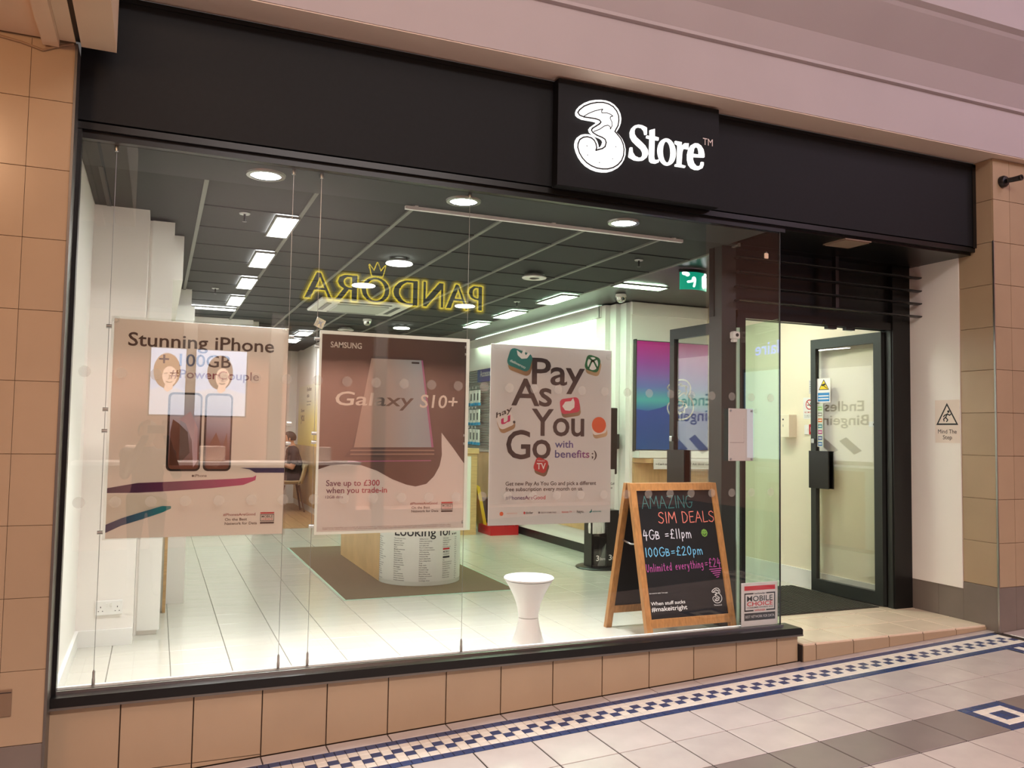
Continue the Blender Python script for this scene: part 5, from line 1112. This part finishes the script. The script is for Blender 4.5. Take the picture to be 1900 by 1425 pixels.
# black fixture on the right pillar and plate on the left one
fx = T('wall_fixture', 'black round wall fixture with stub arm on the right pillar', 'fixture', (5.535, -0.182, 3.155))
MB().lathe([(0.0, 0.0), (0.042, 0.0), (0.042, -0.022), (0.034, -0.034), (0.0, -0.038)], 28, (0, 0, 0), 'y').build('base', M_black, fx, True)
MB().tube([(0.0, -0.045, 0.0), (0.012, -0.07, 0.0), (0.03, -0.12, 0.003)], [0.018, 0.018, 0.020], 18).build('arm', M_black, fx, True)
MB().lathe([(0.010, 0.0), (0.021, 0.0), (0.021, -0.010), (0.010, -0.010)], 18, (0.03, -0.12, 0.003), 'y').build('collar', M_black, fx, True)
sp_ = T('access_plate', 'small steel plate low on the left pillar', 'plate', (-0.585, -0.182, 0.09))
cbox('plate', mat('dull_steel', (140, 118, 96), 0.45, metal=0.3), sp_, -0.07, 0.07, -0.006, 0.0, -0.012, 0.10, 0.002)
box('lid_edge', M_ink, sp_, -0.068, 0.068, -0.0075, -0.006, 0.086, 0.089)

# ================================================================ people
def person(name, label, caps, mats, loc, rz=0.0, voxel=0.009, hair=None, extra=None):
    """caps: (p0, p1, r0, r1, material index); merged into one continuous skin by voxel remesh"""
    mb = MB()
    for p0, p1, r0, r1, mi in caps:
        a, b = Vector(p0), Vector(p1); n = max(2, int((b - a).length / (0.5 * min(r0, r1))) + 1) if (b - a).length > 1e-4 else 1
        for i in range(n):
            t = i / max(1, n - 1); c = a.lerp(b, t); r = r0 + (r1 - r0) * t
            prof = [(max(1e-4, r * math.cos(u)), r * math.sin(u)) for u in [-PI / 2 + PI * k / 6 for k in range(7)]]
            mb.lathe(prof, 10, c, cap=True)
    me = bpy.data.meshes.new('body'); me.from_pydata(mb.v, [], mb.f)
    tmp = bpy.data.objects.new('body_tmp', me); COL.objects.link(tmp)
    rm = tmp.modifiers.new('r', 'REMESH'); rm.mode = 'VOXEL'; rm.voxel_size = voxel
    smo = tmp.modifiers.new('s', 'SMOOTH'); smo.factor = 0.5; smo.iterations = 4
    out = bpy.data.meshes.new_from_object(tmp.evaluated_get(bpy.context.evaluated_depsgraph_get()))
    bpy.data.objects.remove(tmp)
    out.materials.clear()
    for m in mats: out.materials.append(m)
    segs = [(Vector(p0), Vector(p1), r0, r1, mi) for p0, p1, r0, r1, mi in caps]
    for p in out.polygons:
        c = p.center; best = 9; bi = 0
        for a, b, r0, r1, mi in segs:
            d = b - a; l2 = d.length_squared; t = 0 if l2 < 1e-9 else max(0, min(1, (c - a).dot(d) / l2))
            q = (c - (a + d * t)).length / (r0 + (r1 - r0) * t)
            if q < best: best = q; bi = mi
        p.material_index = bi; p.use_smooth = True
    root = T(name, label, 'person', loc, rz)
    link('body', out, root)
    if hair: hair(root)
    return root
M_skin = mat('skin', (206, 150, 122), 0.5); M_tee = mat('black_tshirt', (34, 34, 38), 0.8); M_trs = mat('dark_trousers', (40, 42, 52), 0.8); M_hair = mat('dark_brown_hair', (58, 42, 32), 0.7, var=0.3, scale=90, bump=0.6); M_shoe = mat('dark_shoe', (30, 28, 28), 0.5)
def hand(c, fwd, up, side, mi=0, s=1.0):
    c, fwd, up, side = Vector(c), Vector(fwd).normalized(), Vector(up).normalized(), Vector(side).normalized(); r = []
    for k in range(3): a = c + side * (k - 1) * 0.024; r.append((a - fwd * 0.03, a + fwd * 0.045, 0.017, 0.015, mi))
    for k, L in enumerate((0.062, 0.074, 0.070, 0.055)):
        a = c + fwd * 0.05 + side * (k - 1.5) * 0.0205; b = a + fwd * L * 0.55 - up * 0.006; d = b + fwd * L * 0.35 - up * 0.026
        r += [(a, b, 0.0088, 0.008, mi), (b, d, 0.008, 0.0068, mi)]
    a = c - side * 0.038 - fwd * 0.01; b = a - side * 0.026 + fwd * 0.035; r += [(a, b, 0.0115, 0.0098, mi), (b, b + fwd * 0.03 + side * 0.006, 0.0095, 0.008, mi)]
    return [(tuple(a), tuple(b), p, q, m) for a, b, p, q, m in r]
def head_caps(c, f):
    c = Vector(c); f = Vector(f).normalized(); s = f.cross(Vector((0, 0, 1))); z = Vector((0, 0, 1))
    r = [(c + z * 0.035 - f * 0.02, c + z * 0.035 + f * 0.015, 0.084, 0.080, 0), (c - z * 0.02 + f * 0.015, c - z * 0.065 + f * 0.040, 0.068, 0.042, 0), (c - z * 0.075 + f * 0.06, c - z * 0.085 + f * 0.062, 0.026, 0.024, 0),
         (c + z * 0.015 + f * 0.088, c - z * 0.025 + f * 0.108, 0.010, 0.014, 0), (c - z * 0.055 + f * 0.088 - s * 0.018, c - z * 0.055 + f * 0.088 + s * 0.018, 0.008, 0.008, 0),
         (c + z * 0.022 + f * 0.080 - s * 0.036, c + z * 0.022 + f * 0.080 + s * 0.036, 0.012, 0.012, 0)]
    for q in (-1, 1): r.append((c + s * q * 0.082 + z * 0.018, c + s * q * 0.084 - z * 0.018, 0.014, 0.011, 0))
    return [(tuple(a), tuple(b), p, q_, m) for a, b, p, q_, m in r]
def head_extra(c, f, hair_m, beard=False):
    c = Vector(c); f = Vector(f).normalized(); s = f.cross(Vector((0, 0, 1))); z = Vector((0, 0, 1))
    def go(root):
        vs = []; fs = []; n = 20; m = 10
        for j in range(m + 1):
            th = j / m * 2.05
            for i in range(n):
                ph = 2 * PI * i / n; fr = math.cos(ph)
                lim = 1.15 if fr > 0.35 else 2.05
                t2 = min(th, lim)
                d = z * math.cos(t2) * 0.098 + (f * math.cos(ph) * 0.106 + s * math.sin(ph) * 0.090) * math.sin(t2)
                vs.append(tuple(c + z * 0.033 - f * 0.008 + d))
        for j in range(m):
            for i in range(n): a = j * n + i; b = j * n + (i + 1) % n; fs.append((a, b, b + n, a + n))
        MB().add(vs, fs).build('hair', hair_m, root, True)
        for q in (-1, 1):
            e = c + z * 0.008 + f * 0.082 + s * q * 0.031
            MB().lathe([(0.001, -0.009), (0.007, -0.005), (0.009, 0), (0.007, 0.005), (0.001, 0.009)], 10, tuple(e)).build('eye', M_ink, root, True)
            MB().tube([tuple(e + z * 0.018 - s * 0.014 + f * 0.006), tuple(e + z * 0.021 + f * 0.008), tuple(e + z * 0.017 + s * 0.014 + f * 0.005)], 0.003, 6).build('eyebrow', hair_m, root)
        if beard:
            MB().lathe([(0.001, -0.03), (0.03, -0.025), (0.045, 0.0), (0.04, 0.02)], 12, tuple(c - z * 0.078 + f * 0.04)).build('beard', hair_m, root, True)
    return go
# seated man facing left at the back
f_ = (-1, 0, 0); hc = (-0.05, 0.0, 1.125)
cp = head_caps(hc, f_)
cp += [((0.0, 0, 1.03), (-0.03, 0, 1.08), 0.055, 0.052, 0), ((0.04, 0, 0.55), (0.03, 0, 0.75), 0.135, 0.145, 1), ((0.03, 0, 0.75), (0.01, 0, 0.92), 0.145, 0.105, 1), ((0.01, -0.06, 0.93), (0.01, 0.06, 0.93), 0.10, 0.10, 1)]
for q in (-1, 1):
    cp += [((0.015, q * 0.10, 0.80), (0.015, q * 0.06, 0.62), 0.11, 0.11, 1), ((0.01, q * 0.12, 0.955), (0.01, q * 0.185, 0.925), 0.065, 0.062, 1), ((0.01, q * 0.19, 0.92), (0.0, q * 0.215, 0.77), 0.058, 0.05, 1), ((0.0, q * 0.215, 0.77), (-0.02, q * 0.22, 0.70), 0.044, 0.042, 0),
           ((-0.02, q * 0.22, 0.70), (-0.24, q * 0.15, 0.765), 0.04, 0.028, 0), ((0.03, q * 0.09, 0.53), (-0.36, q * 0.11, 0.545), 0.095, 0.068, 2), ((-0.36, q * 0.11, 0.545), (-0.34, q * 0.11, 0.12), 0.062, 0.042, 2), ((-0.33, q * 0.11, 0.05), (-0.48, q * 0.12, 0.04), 0.042, 0.036, 3)]
    cp += hand((-0.30, q * 0.14, 0.772), (-1, 0, 0), (0, 0, 1), (0, -q, 0))
person('person', 'man in black T-shirt with short brown hair seated at the back', cp, [M_skin, M_tee, M_trs, M_shoe], (1.985, 9.3, 0.002), 0, 0.009, head_extra(hc, f_, M_hair, True))
ch = T('shell_chair', 'cream shell chair with dark tapered legs under the seated man', 'chair', (1.985, 9.3, 0.002))
vs = []; fs = []
for i in range(13):
    t = i / 12
    if t < 0.5: px, pz = -0.24 + 0.42 * (t / 0.5), 0.435 - 0.015 * math.sin(PI * t / 0.5)
    else: u = (t - 0.5) / 0.5; px, pz = 0.18 + 0.05 * math.sin(u * PI / 2) + 0.03 * u, 0.435 + 0.30 * u
    for k in range(9):
        a = -1 + k / 4; lift = 0.06 * a * a if t < 0.5 else 0.0; vs.append((px - (0.10 * a * a if t >= 0.5 else 0), a * (0.24 - 0.05 * max(0, t - 0.6)), pz + lift))
for i in range(12):
    for k in range(8): a = i * 9 + k; fs.append((a, a + 1, a + 10, a + 9))
shell = MB().add(vs, fs).build('shell', mat('cream_shell', (214, 196, 158), 0.4), ch, True)
sm_ = shell.modifiers.new('thickness', 'SOLIDIFY'); sm_.thickness = 0.012; sm_.offset = -1
for x, y in ((-0.17, -0.17), (-0.17, 0.17), (0.15, -0.17), (0.15, 0.17)): MB().tube([(x * 0.7, y * 0.7, 0.415), (x * 1.25, y * 1.2, 0.0)], [0.018, 0.011], 10).build('leg', mat('walnut', (96, 66, 44), 0.5), ch, True)
dk = T('desk', 'oak desk in front of the seated man', 'desk', (1.42, 9.3, 0.002))
cbox('top', M_wood, dk, -0.26, 0.28, -0.55, 0.55, 0.72, 0.75, 0.004)
for x, y in ((-0.23, -0.5), (-0.23, 0.5), (0.24, -0.5), (0.24, 0.5)): box('leg', M_frame2, dk, x - 0.02, x + 0.02, y - 0.02, y + 0.02, 0.0, 0.72)

# ================================================================ opposite side of the mall, seen mirrored in the glass
ow = ST('wall_opposite', 'shop front across the mall with dark fascia and pink display wall', 'wall')
box('fascia', mat('dark_brown_fascia', (40, 36, 34), 0.6), ow, -2.0, 9.0, -8.15, -8.0, 2.92, 5.5)
M_opp = mat('pink_brown_wall', (206, 160, 140), 0.6, var=0.05, scale=2)
box('display_wall', M_opp, ow, -2.0, 9.0, -8.7, -8.6, -0.5, 2.92)
box('display_floor', M_opp, ow, -2.0, 9.0, -8.6, -8.0, -0.5, 0.12)
M_col = mat('grey_column', (96, 94, 90), 0.6)
for x in (-1.0, 0.39, 1.55, 3.07, 4.55): box('column', M_col, ow, x - 0.09, x + 0.09, -8.12, -7.98, -0.35, 2.92)
ow2 = ST('wall_mall_end', 'pink wall at the far right end of the mall', 'wall')
box('end_wall', M_opp, ow2, 8.9, 9.1, -9.0, -0.2, -0.5, 5.5)
ow3 = ST('wall_mall_side', 'pink wall at the far left end of the mall', 'wall')
box('side_wall', M_opp, ow3, -3.1, -3.0, -9.0, -0.2, -0.7, 5.5)
pn_ = T('mirrored_shop_sign', 'dark PANDORA letters with yellow halo across the mall', 'sign', (3.27, -8.0, 3.2), PI)
HALO = [(0.045, lamp('yellow_halo', (255, 226, 60), 9.0)), (0.085, lamp('yellow_glow', (255, 220, 50), 3.0)), (0.14, lamp('yellow_faint_glow', (255, 216, 50), 0.9))]
M_dl = mat('letter_black', (20, 18, 16), 0.5)
GA = ([(0, 0), (.11, 0), (.24, .33), (.66, .33), (.79, 0), (1, 0), (.57, 1), (.43, 1)], [(.28, .41), (.62, .41), (.45, .84)])
GP = ([(0, 0), (.26, 0), (.26, .42), (.52, .43), (.82, .52), (.97, .70), (.90, .88), (.62, 1), (0, 1)], [(.26, .5), (.26, .93), (.5, .93), (.66, .84), (.70, .70), (.62, .56), (.45, .5)])
GN = ([(0, 0), (.11, 0), (.11, .74), (.84, 0), (1, 0), (1, 1), (.88, 1), (.88, .30), (.20, 1), (0, 1)], None)
GD = ([(0, 0), (.45, 0), (.75, .1), (.94, .3), (1, .5), (.94, .7), (.75, .9), (.45, 1), (0, 1)], [(.19, .08), (.19, .92), (.45, .92), (.63, .8), (.75, .62), (.77, .5), (.75, .38), (.63, .2), (.45, .08)])
GO = (circ(.5, .5, .5, 28), circ(.5, .5, .34, 24, .43))
GR = ([(0, 0), (.24, 0), (.24, .42), (.38, .43), (.76, 0), (1, 0), (.60, .46), (.80, .56), (.90, .72), (.82, .9), (.58, 1), (0, 1)], [(.24, .51), (.24, .93), (.46, .93), (.60, .84), (.64, .72), (.57, .58), (.40, .51)])
for (out_, hole), x, w in ((GP, 0.0, 0.23), (GA, 0.24, 0.35), (GN, 0.64, 0.32), (GD, 1.05, 0.38), (GO, 1.49, 0.42), (GR, 1.98, 0.32), (GA, 2.35, 0.39)):
    q = lambda pts: [(-1.37 + x + a * w, b * 0.375) for a, b in pts]
    rings = [q(out_)] + ([q(hole)] if hole else [])
    for k, (wd_, m) in enumerate(HALO): strokes(pn_, [r + r[:1] for r in rings], wd_, m, P3(-0.03 + 0.004 * k), 'letter_halo')
    flat(pn_, rings[0], M_dl, -0.04, 'letter', tuple(rings[1:]))
CR = [(0.23, 0.40), (0.39, 0.40), (0.43, 0.56), (0.36, 0.47), (0.31, 0.60), (0.26, 0.47), (0.19, 0.56), (0.23, 0.40)]
strokes(pn_, [CR], 0.03, HALO[0][1], P3(-0.03), 'crown_halo')
flat(pn_, CR[:-1], M_dl, -0.04, 'crown')
def advert(label, x, w, z0, h, dark):
    a = T('lit_advert', label, 'advert', (x, -7.91, z0), PI, 'lit adverts across the mall')
    cbox('light_box', M_frame2, a, -w / 2 - 0.02, w / 2 + 0.02, 0.0, 0.06, -0.02, h + 0.02, 0.004)
    b = flat(a, [(-w / 2, 0), (w / 2, 0), (w / 2, h), (-w / 2, h)], mat('advert_sky', (190, 212, 244), 0.5, emit=2.4), -0.002, 'print')
    hm = mat('advert_hair_dark', (92, 66, 50), 0.6, emit=1.0) if dark else mat('advert_hair_fair', (160, 120, 76), 0.6, emit=1.1)
    sk = mat('advert_skin', (236, 204, 184), 0.6, emit=2.0); sh = mat('advert_shirt', (214, 226, 244), 0.6, emit=2.0)
    flat(a, circ(0.015, h * 0.66, 0.17, 24, 0.24), hm, -0.004, 'hair_print')
    flat(a, circ(-0.02, h * 0.58, 0.092, 24, 0.135), sk, -0.006, 'face_print')
    strokes(a, [[(-0.07, h * 0.62), (-0.035, h * 0.625)], [(0.01, h * 0.625), (0.045, h * 0.62)], [(-0.012, h * 0.60), (-0.022, h * 0.545), (-0.005, h * 0.54)], [(-0.05, h * 0.495), (-0.015, h * 0.485), (0.02, h * 0.497)]], 0.012, hm, P3(-0.008), 'face_line')
    flat(a, [(-0.06, h * 0.46), (0.03, h * 0.46), (0.06, h * 0.34), (-0.07, h * 0.34)], sk, -0.005, 'neck_print')
    flat(a, [(-w / 2, 0), (w / 2, 0), (w / 2, h * 0.36), (0.10, h * 0.42), (0.0, h * 0.34), (-0.10, h * 0.42), (-w / 2, h * 0.34)], sh, -0.007, 'shirt_print')
advert('lit advert of a fair haired person across the mall', 0.12, 0.44, 1.46, 0.90, False)
advert('lit advert of a dark haired person across the mall', 0.80, 0.66, 1.46, 0.90, True)
dc = T('display_cabinet', 'pale jewellery display cabinet across the mall', 'cabinet', (1.0, -7.6, -0.25))
cbox('base', M_opp, dc, -1.9, 1.6, -0.25, 0.25, 0.0, 1.05, 0.01); cbox('top', M_whitegloss, dc, -1.95, 1.65, -0.28, 0.28, 1.05, 1.10, 0.006)
for x in (-1.2, -0.3, 1.1): cbox('tray', mat('pale_velvet', (216, 196, 180), 0.8), dc, x - 0.16, x + 0.16, -0.12, 0.12, 1.10, 1.30, 0.01)
bs = T('blue_shop_sign', 'glowing blue Claire lettering on a shop across the mall', 'sign', (8.86, -6.2, 2.6), math.radians(-90))
txt(bs, [('Claire', -0.4, 0.0, 0.8, 0.2)], lamp('blue_neon', (90, 80, 255), 10.0), -0.01)
bw = T('lit_shop_window', 'pale blue lit shop window under the blue lettering across the mall', 'window', (8.88, -6.2, 0.9), math.radians(-90))
cbox('frame', M_frame2, bw, -0.75, 0.75, 0.0, 0.05, 0.0, 1.5, 0.004)
flat(bw, [(-0.7, 0.05), (0.7, 0.05), (0.7, 1.45), (-0.7, 1.45)], mat('lit_blue_pane', (170, 210, 236), 0.4, emit=2.2), -0.003, 'pane')
# the photographer standing behind the camera, seen mirrored in the glass
f_ = (0, 1, 0); hc = (-0.075, -0.02, 1.53)
cp = head_caps(hc, f_) + [((-0.07, -0.03, 1.40), (-0.075, -0.03, 1.48), 0.055, 0.052, 0), ((-0.06, -0.05, 0.92), (-0.06, -0.05, 1.15), 0.15, 0.145, 1), ((-0.06, -0.05, 1.15), (-0.065, -0.04, 1.33), 0.15, 0.10, 1)]
for q in (-1, 1):
    sx = -0.065 + q * 0.19; ex_ = -0.03 + q * 0.23; hx = 0.0 + q * 0.085
    cp += [((-0.06 + q * 0.10, -0.05, 1.30), (sx, -0.05, 1.33), 0.085, 0.07, 1), ((sx, -0.05, 1.32), (ex_, 0.02, 1.14), 0.062, 0.05, 1), ((ex_, 0.02, 1.14), (hx + q * 0.01, 0.10, 1.50), 0.048, 0.032, 1),
           ((-0.06 + q * 0.09, -0.05, 0.90), (-0.06 + q * 0.10, -0.04, 0.48), 0.098, 0.062, 2), ((-0.06 + q * 0.10, -0.04, 0.48), (-0.06 + q * 0.11, -0.06, 0.09), 0.06, 0.042, 2), ((-0.06 + q * 0.11, -0.08, 0.04), (-0.06 + q * 0.12, 0.09, 0.035), 0.04, 0.036, 3)]
    cp += hand((hx, 0.115, 1.555), (0.0, 0.1, 1), (0, -1, 0), (q, 0, 0))
person('person', 'person in dark clothes raising a phone to take the photograph', cp, [M_skin, M_tee, M_trs, M_shoe], (0.0, -4.50, -0.302), 0, 0.010, head_extra(hc, f_, M_hair))
ph = T('phone', 'dark phone held upright in both hands by the photographer', 'phone', (0.0, -4.355, 1.245))
cbox('body', M_black, ph, -0.075, 0.075, -0.004, 0.004, -0.01, 0.065, 0.003)
MB().lathe([(0.0, 0.0), (0.006, 0.0), (0.006, 0.003), (0.0, 0.003)], 12, (0.0, 0.004, 0.05), 'y').build('lens', M_ink, ph)
# plain mall ceiling far above the frame
cm = ST('ceiling_mall', 'pale mall ceiling high above the walkway', 'ceiling')
box('plaster', M_pink, cm, -3.1, 9.1, -9.0, -0.5, 5.5, 5.6)
